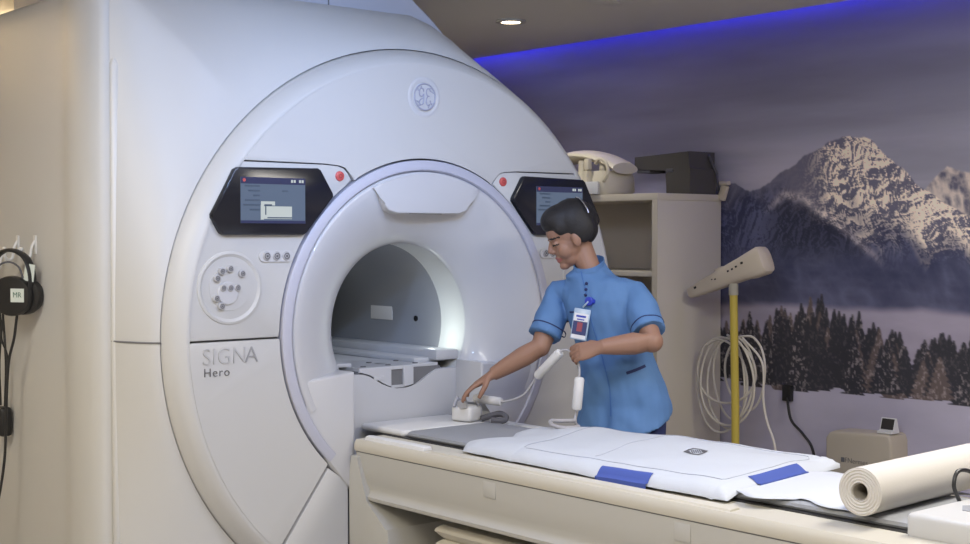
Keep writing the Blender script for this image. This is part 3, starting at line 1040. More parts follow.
NU, NV = 120, 56
b = B()
topv = [[None] * (NV + 1) for _ in range(NU + 1)]
botv = [[None] * (NV + 1) for _ in range(NU + 1)]
for i in range(NU + 1):
    for j in range(NV + 1):
        u, v = i / NU, j / NV
        p = mat_xy(u, v)
        h = mat_h(u, v)
        low = 0.6905 + (-0.018 * min(1, max(0, (-0.20 - p.x) / 0.07))) + (-0.010 * min(1, max(0, (p.x - 0.20) / 0.10)))
        lf = 0.016 * math.exp(-((u - 0.55) / 0.3) ** 2) * sst_(v, 0.15, 0.7)
        topv[i][j] = b.bm.verts.new((p.x, p.y, h))
        botv[i][j] = b.bm.verts.new((p.x, p.y, min(h - 0.001, low + lf * 0.9)))
for i in range(NU):
    for j in range(NV):
        b.bm.faces.new((topv[i][j], topv[i + 1][j], topv[i + 1][j + 1], topv[i][j + 1]))
        b.bm.faces.new((botv[i][j], botv[i][j + 1], botv[i + 1][j + 1], botv[i + 1][j]))
for i in range(NU):
    for j in (0, NV):
        b.bm.faces.new((topv[i][j], topv[i + 1][j], botv[i + 1][j], botv[i][j]))
for j in range(NV):
    for i in (0, NU):
        b.bm.faces.new((topv[i][j], topv[i][j + 1], botv[i][j + 1], botv[i][j]))
b.build('blanket_body', FABRICW, mp, 60)


def patch(u0, u1, v0, v1, name='corner_patch', mtl=BLUEPATCH, off=0.0022, nu=24, nv=6, skirt=None):
    b = B()
    vs = {}
    for i in range(nu + 1):
        for j in range(nv + 1):
            u, v = u0 + (u1 - u0) * i / nu, v0 + (v1 - v0) * j / nv
            p = mat_xy(u, v)
            vs[i, j] = b.bm.verts.new((p.x, p.y, mat_h(max(0.004, min(0.996, u)), max(0.004, min(.996, v))) + off))
    for i in range(nu):
        for j in range(nv):
            b.bm.faces.new((vs[i, j], vs[i + 1, j], vs[i + 1, j + 1], vs[i, j + 1]))
    # fold over the edge
    rim = None
    if skirt == 'v':
        rim = [vs[i, 0] for i in range(nu + 1)]
        d = Vector((-0.003, 0, 0))
    elif skirt == 'u':
        rim = [vs[nu, j] for j in range(nv + 1)]
        d = Vector((0, -0.003, 0))
    if rim:
        lowr = []
        for q in rim:
            q.co += d
            z0 = q.co.z
            lowr.append(b.bm.verts.new((q.co.x, q.co.y, z0 - 0.020)))
        for k in range(len(rim) - 1):
            b.bm.faces.new((rim[k], rim[k + 1], lowr[k + 1], lowr[k]))
    return b.build(name, mtl, mp, 60)


patch(0.565, 0.745, -0.004, 0.055, skirt='v')
patch(0.968, 1.003, 0.25, 0.68, nu=6, nv=24, skirt='u')
# printed diamond mark
def cloth_uv(x, y):
    u, v = 0.5, 0.5
    for _ in range(12):
        p = mat_xy(u, v)
        du = (mat_xy(u + 0.002, v) - p) / 0.002
        dvv = (mat_xy(u, v + 0.002) - p) / 0.002
        ex, ey = x - p.x, y - p.y
        det = du.x * dvv.y - dvv.x * du.y
        u += (ex * dvv.y - dvv.x * ey) / det
        v += (du.x * ey - ex * du.y) / det
    return u, v


cpos = mat_xy(0.645, 0.52) + Vector((0.015, -0.055))
b = B()


def mk(lst):
    vs = []
    for a, c in lst:
        x, y = cpos.x + 0.0305 * a * 0.763 + 0.060 * c * 0.65, cpos.y - 0.0305 * a * 0.646 + 0.060 * c * 0.76
        u, v = cloth_uv(x, y)
        vs.append(b.bm.verts.new((x, y, mat_h(u, v) + 0.0015)))
    b.bm.faces.new(vs)


O_ = [(-1.3, 0), (-0.7, 0.55), (0, 0.95), (0.7, 0.55), (1.3, 0), (0.7, -0.55), (0, -0.95), (-0.7, -0.55)]
I_ = [(q[0] * 0.86, q[1] * 0.74) for q in O_]
for k in range(8):
    mk([O_[k], O_[(k + 1) % 8], I_[(k + 1) % 8], I_[k]])
mk([(-1.05, 0), (-0.6, 0.3), (-0.6, -0.3)])
mk([(1.05, 0), (0.6, -0.3), (0.6, 0.3)])
for k in range(5):
    x = -0.42 + 0.21 * k
    mk([(x - 0.06, -0.36), (x + 0.05, -0.36), (x + 0.09, 0.36), (x - 0.02, 0.36)])
b.build('printed_mark', GREYTXT, mp, None)
# stitched line just inside the border
stl = []
for u, v in [(0.24, 0.11)] + [(0.24 + 0.70 * k / 30, 0.11) for k in range(1, 31)] + [(0.945, 0.13 + 0.74 * k / 20) for k in range(21)] + [(0.93 - 0.70 * k / 30, 0.91) for k in range(31)] + [(0.23, 0.88 - 0.76 * k / 20) for k in range(21)]:
    p = mat_xy(u, v)
    stl.append((p.x, p.y, mat_h(u, v) + 0.0004))
B().tube(stl, 0.0011, 5).build('stitching', mat('stitch_grey', (0.34, 0.36, 0.42), 0.8), mp)
stl = []
for k in range(25):
    p = mat_xy(0.50 - 0.02 * math.sin(k / 24 * math.pi), 0.14 + 0.74 * k / 24)
    u, v = cloth_uv(p.x, p.y)
    stl.append((p.x, p.y, mat_h(u, v) + 0.0004))
B().tube(stl, 0.0009, 5).build('stitching', MATS['stitch_grey'], mp)
# cable from the connector box, over her hand, down to the blanket
BOXC = Vector((0.135, -0.115, 0.690))
cable = spline([(0.155, -0.135, 0.755), (0.17, -0.090, 0.778), (0.185, -0.165, 0.768), (0.205, -0.235, 0.775), (0.228, -0.300, 0.800), (0.24, -0.335, 0.838), (0.25, -0.368, 0.886), (0.258, -0.440, 0.950), (0.262, -0.492, 0.985), (0.268, -0.535, 0.975), (0.262, -0.575, 0.935), (0.258, -0.580, 0.870), (0.255, -0.572, 0.790), (0.25, -0.568, 0.745), (0.235, -0.585, 0.722)], 10)
B().tube(cable, 0.0042, 8).build('coil_cable', CABLEG, mp)


def choke(p0, p1, r=0.017):
    p0, p1 = Vector(p0), Vector(p1)
    d = (p1 - p0)
    B().tube([p0, p0 + d * 0.02, p0 + d * 0.07, p0 + d * 0.93, p0 + d * 0.98, p1], [r * 0.5, r * 0.85, r, r, r * 0.85, r * 0.5], 18).build('cable_choke', TUBEW, mp)


choke((0.172, -0.085, 0.776), (0.200, -0.215, 0.772))
choke((0.248, -0.362, 0.876), (0.262, -0.478, 0.978), 0.018)
choke((0.260, -0.581, 0.892), (0.254, -0.572, 0.770), 0.0185)
# frayed knot of tubing where the cable enters the blanket
kz = mat_h(0.12, 0.80)
B().tube(spline([(0.235, -0.585, 0.735), (0.19, -0.560, 0.735), (0.15, -0.55, 0.738), (0.125, -0.575, 0.730), (0.13, -0.615, 0.722), (0.165, -0.640, 0.720), (0.20, -0.640, 0.722)], 6), 0.0075, 10).build('cable_entry', mat('grey_sleeve', (0.36, 0.35, 0.36), 0.6), mp)
# connector box with levers
cb = B().box((0.135, -0.085, 0.722), (0.085, 0.095, 0.060), Matrix.Rotation(R(14), 3, 'Z'), 0.012, 3).build('connector', TUBEW, mp, 40)
b = B().box((0.128, -0.060, 0.765), (0.055, 0.014, 0.020), Matrix.Rotation(R(14), 3, 'Z'), 0.004)
b.box((0.10, -0.098, 0.757), (0.014, 0.05, 0.035), Matrix.Rotation(R(-16), 3, 'X'), 0.004)
b.cyl((0.075, -0.075, 0.75), (0.105, -0.065, 0.785), 0.006, seg=10)
b.build('connector_lever', CABLEG, cb)
B().tube(spline([(0.172, -0.128, 0.700), (0.195, -0.155, 0.712), (0.215, -0.19, 0.722), (0.222, -0.215, 0.712), (0.205, -0.22, 0.700), (0.180, -0.18, 0.698)], 5), 0.012, 8).build('connector_strap', DGREY, cb)

# ------------------------------------------------------------------ paper roll
pr = thing('paper_roll', 'big roll of white couch paper lying across the foot of the table', 'paper roll', (-0.03, -2.14, 0.69))
a0, a1 = Vector((-0.245, -2.125, 0.7535)), Vector((0.345, -2.095, 0.7535))
dv = (a1 - a0).normalized()
sidev = Vector((-dv.y, dv.x, 0))
RR = 0.062


def rollring(c, r, n=48):
    return [tuple(c + sidev * (r * math.cos(2 * math.pi * i / n)) + Vector((0, 0, r * math.sin(2 * math.pi * i / n)))) for i in range(n)]


rings = [rollring(a0 + dv * 0.25, 0.0235), rollring(a0 + dv * 0.002, 0.0235)]
for k in range(10):
    r = 0.0245 + (RR - 0.0265) * k / 9
    rings.append(rollring(a0 + dv * (0.0012 if k % 2 else -0.001), r))
rings += [rollring(a0 + dv * 0.001, RR), rollring(a1 - dv * 0.001, RR), rollring(a1, RR - 0.002), rollring(a1, 0.0235), rollring(a1 - dv * 0.2, 0.0235)]
B().ring_loft(rings, False, False).build('paper', PAPER, pr, 50)
B().ring_loft([rollring(a0 + dv * 0.003, 0.0232), rollring(a0 + dv * 0.003, 0.021), rollring(a1 - dv * 0.003, 0.021), rollring(a1 - dv * 0.003, 0.0232), rollring(a0 + dv * 0.003, 0.0232)], False, False).build('core', CARD, pr, 50)
b = B()


def sheet(u, v):
    # u from under the blanket to the roll, v across the pad
    near = -0.20 + 0.055 * sst_(u, 0.15, 0.0) * 0 + 0.030 * math.sin(u * 9.0 + 0.7) - 0.035 * u + 0.02 * math.sin(u * 21)
    x = near + (0.335 - near) * v
    y = -1.45 + (-2.120 + 1.45) * u
    h = 0.6935 + 0.006 * math.sin(u * 8) ** 2 * (1 - 0.6 * v)
    if u > 0.9:
        h = 0.6935 - 0.0015 * (u - 0.9) / 0.1
    if x < -0.195:
        h = min(h, 0.6925)
    if x > 0.19:
        h -= 0.02 * (x - 0.19) / 0.15
    return (x, y, h)


b.grid(40, 16, sheet)
o = b.build('loose_sheet', PAPERS, pr, 60)
md = o.modifiers.new('s', 'SOLIDIFY')
md.thickness = 0.0008

# ------------------------------------------------------------------ cabinet against the mural wall, and what stands on it
cabt = thing('cabinet', 'tall pale laminate open cabinet standing between the scanner and the mural', 'cabinet', (2.04, 1.1, 0))
CX0, CX1, CY0, CY1, CH = 1.80, 2.285, 0.45, 1.75, 1.622
th = 0.035
B().span((CX0, CY0, 0.0), (CX1, CY0 + th, CH - th), 0.002).build('side_panel', CABIN, cabt)
B().span((CX0, CY1 - th, 0.0), (CX1, CY1, CH - th), 0.002).build('side_panel', CABIN, cabt)
B().span((CX0 - 0.003, CY0 - 0.003, CH - th), (CX1, CY1 + 0.003, CH), 0.002).build('top_panel', CABEDGE, cabt)
B().span((CX1 - 0.012, CY0 + th, 0.06), (CX1, CY1 - th, CH - th)).build('back_panel', CABIN, cabt)
for z in (1.205, 0.82, 0.45, 0.06):
    B().span((CX0 + 0.01, CY0 + th, z), (CX1 - 0.012, CY1 - th, z + 0.025), 0.001).build('shelf', CABIN, cabt)
b = B()
b.span((CX0 - 0.002, CY0 - 0.002, 0.0), (CX0 + 0.001, CY0 + th, CH - th))
b.build('edge_band', CABEDGE, cabt)

# head coil: cream moulded shell on two posts
hc = thing('head_coil', 'cream plastic head coil with a carry loop on the cabinet top', 'head coil', (2.0, 1.05, CH))
b = B()
# base tub
rings = []
for z, ex in ((CH + 0.001, 0.0), (CH + 0.02, 0.012), (CH + 0.09, 0.010), (CH + 0.125, 0.0)):
    rings.append([(2.0 + sx, y, z) for sx, y in [(-0.11 - ex, 0.90 - ex), (0.11 + ex, 0.90 - ex), (0.14 + ex, 0.93 - ex), (0.14 + ex, 1.27 + ex), (0.11, 1.30 + ex), (-0.11, 1.30 + ex), (-0.14 - ex, 1.27 + ex), (-0.14 - ex, 0.93 - ex)]])
b.ring_loft(rings)
b.build('base_shell', COILW, hc, 45)
b = B()
# arched upper shell
rings = []
for i in range(13):
    f = i / 12
    y = 1.36 - 0.50 * f
    arch = math.sin(math.pi * min(1, 0.10 + 0.86 * f))
    zc = CH + 0.15 + 0.075 * arch ** 0.8 - 0.03 * f
    rings.append([(2.0 + 0.125 * math.cos(R(a)) * (0.9 + 0.1 * arch), y, zc + 0.034 * math.sin(R(a)) * (1.0 if math.sin(R(a)) > 0 else 0.75)) for a in range(0, 360, 20)])
b.ring_loft(rings)
b.build('upper_shell', COILW, hc, 50)
for x, y in ((1.92, 1.21), (2.08, 1.21), (1.92, 0.96), (2.08, 0.96), (1.90, 1.10)):
    B().cyl((x, y, CH + 0.10), (x, y, CH + 0.185), 0.022, 0.018, 16).build('post', COILW, hc)
B().tube(spline([(1.865, 0.965, CH + 0.165), (1.85, 0.93, CH + 0.185), (1.85, 0.885, CH + 0.17), (1.85, 0.865, CH + 0.12), (1.855, 0.89, CH + 0.08), (1.87, 0.93, CH + 0.07)], 7), 0.010, 10).build('carry_loop', COILW, hc)
b = B().box((1.835, 1.00, CH + 0.062), (0.05, 0.030, 0.13), None, 0.006).box((1.835, 1.00, CH + 0.16), (0.036, 0.035, 0.06), None, 0.008)
b.build('latch_arm', COILW, hc)
B().box((1.825, 0.985, CH + 0.036), (0.06, 0.13, 0.066), Matrix.Rotation(R(20), 3, 'Z'), 0.006).build('plug', TUBEW, hc)
b = B()
for k in range(4):
    b.box((1.864, 1.08 - 0.0 * k, CH + 0.035 + 0.018 * k), (0.004, 0.09, 0.006))
b.build('vent_slots', mat('coil_slot_tan', (0.35, 0.32, 0.26), 0.6), hc)  # slots in a darker tan than the shell

hc.location = (1.93, 0.985, CH)
hc.scale = (0.82, 1.0, 1.0)

# dark stepped foam positioner
fp = thing('foam_positioner', 'dark brown stepped foam positioner on the cabinet top beside the cream coil', 'foam block', (2.16, 0.65, CH))
B().prism([(0.462, CH + 0.001), (0.625, CH + 0.001), (0.625, CH + 0.128), (0.85, CH + 0.135), (0.85, CH + 0.203), (0.47, CH + 0.218), (0.47, CH + 0.132), (0.462, CH + 0.128)], 2.055, 2.255, 0, 0.004, 2).build('stepped_body', FOAM, fp, 30)
B().span((2.05, 0.575, CH + 0.116), (2.20, 0.622, CH + 0.134), 0.003).build('under_pad', DGREY, fp)
B().span((2.06, 0.745, CH + 0.118), (2.20, 0.835, CH + 0.136), 0.003).build('under_pad', DGREY, fp)
B().prism([(2.20, CH + 0.205), (2.262, CH + 0.11), (2.275, CH + 0.02), (2.262, CH + 0.018), (2.248, CH + 0.105), (2.19, CH + 0.195)], 0.452, 0.461, 1, 0.002, 1).build('side_strap', DGREY, fp, 30)
o = B().box((2.272, 0.425, CH + 0.010), (0.022, 0.045, 0.08), Matrix.Rotation(R(20), 3, 'X'), 0.006).box((2.27, 0.415, CH + 0.058), (0.03, 0.06, 0.022), None, 0.006).build('plastic_clip', WANDM)
tag(recenter(o), 'small cream plastic clip at the wall corner of the cabinet top', 'clip')

# ------------------------------------------------------------------ yellow stand with the cream wand and the coil of cable
ps = thing('equipment_stand', 'yellow upright pole stand in front of the mountain mural', 'stand', (2.0, 0.12, 0))
B().tube([(2.0, 0.112, 0.03), (2.0, 0.118, 0.60), (2.0, 0.132, 1.135)], 0.0195, 20).build('pole', YELLOW, ps)
B().tube([(2.0, 0.1315, 1.12), (2.0, 0.133, 1.178)], 0.023, 20).build('collar', mat('collar_grey', (0.42, 0.40, 0.34), 0.35), ps)

B().cyl((2.0, 0.112, 0.0), (2.0, 0.112, 0.035), 0.17, 0.15, 40).build('base', BLACK, ps)

# wand: a tapering moulded body, thicker at the upper end
wd = thing('detector_wand', 'cream handheld detector wand resting tilted on the yellow pole', 'detector', (2.0, 0.13, 1.16))
w0, w1 = Vector((1.99, 0.402, 1.118)), Vector((2.02, -0.055, 1.305))
ax = (w1 - w0).normalized()
upv = (Vector((0, 0, 1)) - ax * ax.z).normalized()
sdv = ax.cross(upv)


def wring(t, hw, hh, off=0.0):
    c = w0.lerp(w1, t) + upv * off
    out = []
    for a in range(0, 360, 15):
        ca, sa = math.cos(R(a)), math.sin(R(a))
        e = 0.55
        out.append(tuple(c + sdv * (hw * math.copysign(abs(ca) ** e, ca)) + upv * (1.22 * hh * math.copysign(abs(sa) ** e, sa))))
    return out


B().ring_loft([wring(0.0, 0.020, 0.013), wring(0.015, 0.026, 0.020), wring(0.10, 0.032, 0.026), wring(0.30, 0.036, 0.034), wring(0.55, 0.042, 0.042), wring(0.72, 0.047, 0.047, -0.001), wring(0.80, 0.050, 0.053, -0.004), wring(0.95, 0.054, 0.058, -0.004), wring(0.985, 0.050, 0.052, -0.004), wring(1.0, 0.040, 0.040, -0.004)]).build('wand_body', WANDM, wd, 40)
c = w0.lerp(w1, 0.44) + upv * 0.042
WR = Matrix((sdv, ax, upv)).transposed()
B().box(c, (0.036, 0.06, 0.03), WR, 0.012, 3).build('wand_knob', WANDM, wd)
for t, hw, hh, r in ((0.13, 0.031, 0.010, 0.008), (0.36, 0.0365, 0.010, 0.004), (0.40, 0.0375, 0.004, 0.005), (0.58, 0.0418, 0.012, 0.006), (0.635, 0.0435, 0.012, 0.006), (0.69, 0.0455, 0.014, 0.006), (0.77, 0.0495, 0.018, 0.007)):
    B().box(w0.lerp(w1, t) + sdv * (hw - 0.001) + upv * hh, (0.006, r * 2.0, r * 1.5), WR, 0.001).build('printed_mark', BLACK, wd)
B().cyl(w0 - ax * 0.012, w0 + ax * 0.01, 0.009, seg=12).build('tip', TUBEW, wd)

# coil of cream cable hung on the pole
t = thing('cable_coil', 'loose coil of cream cable hanging from the yellow pole', 'cable', (2.0, 0.1, 0.45))
rng = random.Random(5)
pts = []
for k in range(6):
    cy = 0.175 + rng.uniform(-0.075, 0.085)
    ry = 0.135 + rng.uniform(-0.03, 0.055)
    rz = 0.19 + rng.uniform(-0.03, 0.05)
    zt = 0.905 + rng.uniform(-0.012, 0.016)
    for i in range(14):
        a = math.pi / 2 + 2 * math.pi * i / 14
        pts.append((2.036 + 0.006 * k + 0.012 * math.sin(a * 2 + k), cy + ry * math.cos(a), zt - rz + rz * math.sin(a)))
B().tube(spline(pts, 4), 0.0058, 8).build('cable_loops', CABLEW, t)
B().tube(spline([(2.03, 0.10, 0.912), (2.03, -0.02, 0.80), (2.03, -0.03, 0.62), (2.02, -0.06, 0.52), (2.0, -0.12, 0.42), (1.94, -0.18, 0.30), (1.94, -0.20, 0.02)], 8), 0.0058, 8).build('cable_tail', CABLEW, t)
b = B()
b.tube(spline([(2.285, 0.02, 0.62), (2.26, 0.0, 0.58), (2.25, -0.03, 0.50), (2.25, -0.10, 0.44), (2.25, -0.16, 0.36), (2.25, -0.18, 0.15), (2.2, -0.2, 0.008), (2.1, -0.3, 0.008)], 8), 0.007, 8)
b.box((2.285, 0.02, 0.63), (0.03, 0.05, 0.08), None, 0.004)
o = b.build('power_cord', BLACK)
tag(recenter(o), 'black power cord and plug low on the wall behind the yellow pole', 'cord')

# ------------------------------------------------------------------ beige wall box with the little gauge on top
t = thing('wall_unit', 'beige box unit with rounded shoulders on the wall behind the paper roll', 'wall unit', (2.24, -0.5, 0.12))
p = [(-0.295, 0.12), (-0.290, 0.455), (-0.308, 0.480), (-0.335, 0.492), (-0.618, 0.503), (-0.635, 0.495), (-0.645, 0.470), (-0.653, 0.12)]
B().prism(p, 2.165, 2.299, 0, 0.012, 3).build('housing', BOXBE, t, 40)
RT = (R(90), 0, R(-90))
B().box((2.1645, -0.388, 0.362), (0.002, 0.018, 0.022)).build('logo_square', GREYTXT, t)
text('lettering', 'FNermes', 0.034, (2.1645, -0.462, 0.361), RT, GREYTXT, t, 0.0006, 1.0)
t = thing('room_gauge', 'small white desk gauge with a dark screen standing on the beige box', 'gauge', (2.215, -0.62, 0.504))
b = B().prism([(2.178, 0.505), (2.26, 0.505), (2.255, 0.515), (2.235, 0.590), (2.226, 0.592), (2.205, 0.522), (2.178, 0.516)], -0.672, -0.570, 1, 0.002, 1)
b.build('casing', TUBEW, t, 30)
sl = Matrix.Rotation(math.atan2(0.021, 0.07), 3, 'Y')
B().box((2.2135, -0.621, 0.5565), (0.004, 0.084, 0.062), sl).build('screen', mat('gauge_screen', (0.035, 0.032, 0.028), 0.3), t)

t.scale = (0.8, 0.75, 0.8)
t.location = (2.215, -0.595, 0.504)

# ------------------------------------------------------------------ headphones hanging on the flank of the scanner
hp = thing('headphones', 'black over-ear headphones hanging from a hook on the scanner flank', 'headphones', (-1.25, 0.985, 1.08))
HX = -1.232
hb = spline([(HX, 1.075, 1.17), (HX - .002, 1.098, 1.25), (HX - .003, 1.085, 1.325), (HX - .004, 1.035, 1.365), (HX - .004, 0.98, 1.368), (HX - .003, 0.925, 1.338), (HX - .002, 0.900, 1.27), (HX, 0.905, 1.19)], 6)
B().tube(hb, [(0.0075, 0.024)] * len(hb), 12).build('headband', BLACK, hp, 50)
B().tube(spline([(HX - .01, 1.06, 1.20), (HX - .012, 1.07, 1.26), (HX - .012, 1.05, 1.31), (HX - .012, 1.0, 1.325), (HX - .012, 0.955, 1.305), (HX - .012, 0.935, 1.26)], 6), 0.004, 8).build('inner_band', DGREY, hp)
for dx, yc, sz in ((-0.014, 0.985, 1.0), (0.014, 0.955, 0.95)):
    e = B()
    rings = []
    for t_, s_ in ((-0.022, 0.80), (-0.018, 0.95), (-0.006, 1.0), (0.006, 1.0), (0.018, 0.95), (0.022, 0.82)):
        rings.append([(HX + dx + t_ * 0.9, yc + 0.098 * s_ * sz * math.cos(R(a)) * (1 if abs(math.cos(R(a))) < .9 else .97), 1.195 + 0.078 * s_ * sz * math.sin(R(a))) for a in range(0, 360, 15)])
    e.ring_loft(rings)
    cup = e.build('ear_cup', BLACK, hp, 40)
    if dx < 0:
        B().box((HX + dx - 0.0205, 0.945, 1.198), (0.003, 0.062, 0.052)).build('sticker', STICKER, cup)
        text('sticker_text', 'MR', 0.03, (HX + dx - 0.0225, 0.945, 1.199), RT, mat('sticker_green', (0.03, 0.12, 0.08), 0.5), cup, 0.0006)
B().box((HX - 0.0115, 0.905, 1.285), (0.003, 0.046, 0.066), Matrix.Rotation(R(8), 3, 'X')).build('sticker', STICKER, hp)
B().tube(spline([(HX, 0.975, 1.12), (HX, 0.99, 1.03), (HX + 0.02, 1.03, 0.95), (HX + 0.03, 1.05, 0.84), (HX + 0.035, 1.06, 0.72), (HX + 0.035, 1.07, 0.55), (HX + 0.03, 1.10, 0.38), (HX + 0.03, 1.15, 0.2), (HX + 0.03, 1.18, 0.05)], 8), 0.0055, 8).build('cable', BLACK, hp)
B().tube(spline([(HX, 1.04, 1.12), (HX, 1.05, 1.03), (HX + 0.02, 1.04, 0.96), (HX + 0.03, 1.05, 0.85)], 8), 0.004, 8).build('cable', BLACK, hp)
hp.location = (-1.268, 0.905, 1.07)
hp.scale = (0.96, 0.96, 0.98)
hp.rotation_euler = (0, 0, R(30))
kb = thing('call_button', 'black call button on its cord at the left edge beside the headphones', 'call button', (-1.215, 1.17, 0.63))
B().tube(spline([(-1.215, 1.215, 1.285), (-1.213, 1.20, 1.18), (-1.213, 1.165, 1.05), (-1.213, 1.185, 0.90), (-1.213, 1.175, 0.74)], 8), 0.006, 8).tube(spline([(-1.215, 1.205, 1.285), (-1.21, 1.17, 1.19), (-1.21, 1.145, 1.08), (-1.21, 1.12, 0.9), (-1.21, 1.135, 0.74)], 8), 0.005, 8).build('cord', BLACK, kb)
B().box((-1.208, 1.165, 0.678), (0.05, 0.085, 0.115), None, 0.014, 3).build('grip', BLACK, kb)

# ------------------------------------------------------------------ the person
wm = thing('person', 'person in a blue short-sleeved tunic leaning over the patient table holding a cable', 'person', (0.53, -0.54, 0))
fw = Vector((-0.94, -0.342, 0)).normalized()      # chest direction
rt = Vector((-0.342, 0.94, 0)).normalized()       # her right
Z = Vector((0, 0, 1))
HIP = Vector((0.535, -0.545, 0.80))
SHO = Vector((0.470, -0.470, 1.235))
NECK = Vector((0.455, -0.435, 1.285))
HEAD = Vector((0.413, -0.381, 1.408))
RSH, REL, RWR = Vector((0.420, -0.305, 1.180)), Vector((0.300, -0.325, 0.985)), Vector((0.168, -0.200, 0.878))
LSH, LEL, LWR = Vector((0.526, -0.608, 1.184)), Vector((0.463, -0.752, 1.022)), Vector((0.300, -0.650, 1.004))


def oval(c, w, d, right=rt, fwd=fw, n=28, p=0.85, tilt=0.0):
    out = []
    for i in range(n):
        a = 2 * math.pi * i / n
        ca, sa = math.cos(a), math.sin(a)
        out.append(tuple(Vector(c) + right * (w * math.copysign(abs(ca) ** p, ca)) + fwd * (d * math.copysign(abs(sa) ** p, sa)) + Z * (tilt * sa)))
    return out


# head frame: turned to the scanner, chin down
hf = Vector((-0.80, 0.54, -0.34)).normalized()
hr = hf.cross(Z).normalized()
hu = hr.cross(hf).normalized()
HR = Matrix((hf, hr, hu)).transposed()
HS = 1.06


def hp_(f, r, u):
    return HEAD + (hf * f + hr * r + hu * u) * HS


def he(b, c, r, rot=None):
    b.ell(hp_(*c), [x * HS for x in r], HR @ rot if rot is not None else HR)


b = B()
# torso (under the tunic)
b.ring_loft([oval(HIP + Z * -0.06, 0.150, 0.095), oval(HIP, 0.152, 0.100), oval(HIP.lerp(SHO, 0.3), 0.125, 0.085), oval(HIP.lerp(SHO, 0.65), 0.135, 0.092), oval(HIP.lerp(SHO, 0.86), 0.140, 0.078), oval(HIP.lerp(SHO, 0.96), 0.085, 0.056), oval(NECK + Z * -0.02, 0.040, 0.040)])
# neck
b.tube([SHO + fw * 0.002, NECK + fw * 0.004, hp_(-0.018, 0, -0.055), hp_(-0.015, 0, 0.0)], [0.046, 0.044, 0.045, 0.05], 18)
# skull and face
he(b, (-0.012, 0, 0.030), (0.092, 0.074, 0.082))
he(b, (0.022, 0, -0.020), (0.062, 0.058, 0.072))
he(b, (0.026, 0, -0.068), (0.044, 0.044, 0.036))
he(b, (0.058, 0, -0.092), (0.021, 0.022, 0.016))
he(b, (0.052, 0, 0.030), (0.036, 0.050, 0.040))
for s in (-1, 1):
    he(b, (0.044, 0.032 * s, -0.036), (0.030, 0.026, 0.034))
    he(b, (0.000, 0.071 * s, -0.012), (0.017, 0.009, 0.028))
    he(b, (0.086, 0.009 * s, -0.033), (0.010, 0.009, 0.008))
    he(b, (0.072, 0.026 * s, 0.012), (0.014, 0.022, 0.007))
    he(b, (0.070, 0.028 * s, -0.006), (0.012, 0.014, 0.009))
b.tube([hp_(0.078, 0, 0.008), hp_(0.089, 0, -0.014), hp_(0.095, 0, -0.028), hp_(0.084, 0, -0.038)], [0.007, 0.0085, 0.0105, 0.006], 12)
he(b, (0.075, 0, -0.058), (0.010, 0.022, 0.006))
he(b, (0.072, 0, -0.070), (0.010, 0.019, 0.007))
# arms
def taper(a, c, e, ra, rc, re_):
    P = [a, a.lerp(c, 0.5), c, c.lerp(e, 0.35), c.lerp(e, 0.75), e]
    return P, [ra, (ra + rc) / 2, rc, rc * 1.02, (rc + re_) / 2, re_]


P, r_ = taper(RSH, REL, RWR, 0.050, 0.039, 0.026)
b.tube(P, r_, 18)
b.ell(REL, (0.039,) * 3)
b.ell(RSH, (0.052,) * 3)
P, r_ = taper(LSH, LEL, LWR, 0.050, 0.041, 0.027)
b.tube(P, r_, 18)
b.ell(LEL, (0.041,) * 3)
b.ell(LSH, (0.052,) * 3)


def hand(wrist, fwd, back, radial, curl, spread=1.0, thumb=(0.5, 0.5)):
    """palm and five fingers; fwd = direction of the fingers, back = out of the back of the hand, radial = thumb side"""
    fwd = fwd.normalized()
    back = (back - fwd * back.dot(fwd)).normalized()
    radial = (radial - fwd * radial.dot(fwd) - back * radial.dot(back)).normalized()
    rings = []
    for t_, w, d in ((-0.008, 0.025, 0.021), (0.02, 0.030, 0.017), (0.05, 0.037, 0.0145), (0.072, 0.039, 0.013), (0.082, 0.036, 0.011)):
        c = wrist + fwd * t_
        rings.append([tuple(c + radial * (w * math.cos(2 * math.pi * i / 16)) + back * (d * math.sin(2 * math.pi * i / 16))) for i in range(16)])
    b.ring_loft(rings)
    for k, (off, ln, rad) in enumerate(((0.029, 0.066, 0.0082), (0.010, 0.074, 0.0084), (-0.0095, 0.069, 0.0080), (-0.0275, 0.054, 0.0072))):
        p = wrist + fwd * 0.068 + radial * off
        d = (fwd + radial * (off * 2.2 * spread)).normalized()
        pts = [p]
        cu = curl[k]
        q = p
        ang = 0
        for seg, bend in ((0.34, 0.25), (0.46, 0.35), (0.32, 0.40), (0.26, 0.0)):
            dd = d * math.cos(ang) - back * math.sin(ang)
            q = q + dd * (ln * seg * 0.95)
            pts.append(q)
            ang += bend * cu
        b.tube(pts, [rad * 1.05, rad * 1.05, rad, rad * 0.92, rad * 0.72], 10)
    # thumb from the side of the palm
    p = wrist + fwd * 0.022 + radial * 0.020
    d1 = (fwd * 0.72 + radial * 0.62 - back * thumb[0]).normalized()
    d2 = (fwd * 0.95 + radial * 0.10 - back * thumb[1]).normalized()
    q1 = p + d1 * 0.040
    q2 = q1 + d2 * 0.030
    q3 = q2 + (d2 - radial * 0.25).normalized() * 0.022
    b.tube([p, q1, q2, q3], [0.0125, 0.0110, 0.0098, 0.0075], 12)


# right hand reaches down onto the connector, left hand pinches the cable
hand(RWR, Vector((-0.052, 0.040, -0.040)), Vector((-0.35, 0.30, 0.85)), Vector((-0.5, -0.75, -0.1)), (0.75, 0.85, 0.95, 1.1), 0.6, (0.55, 0.55))
hand(LWR, Vector((-0.045, 0.075, -0.022)), Vector((-0.62, -0.45, 0.45)), Vector((-0.2, -0.1, 1.0)), (1.9, 2.1, 2.3, 2.4), 0.5, (0.75, 0.85))
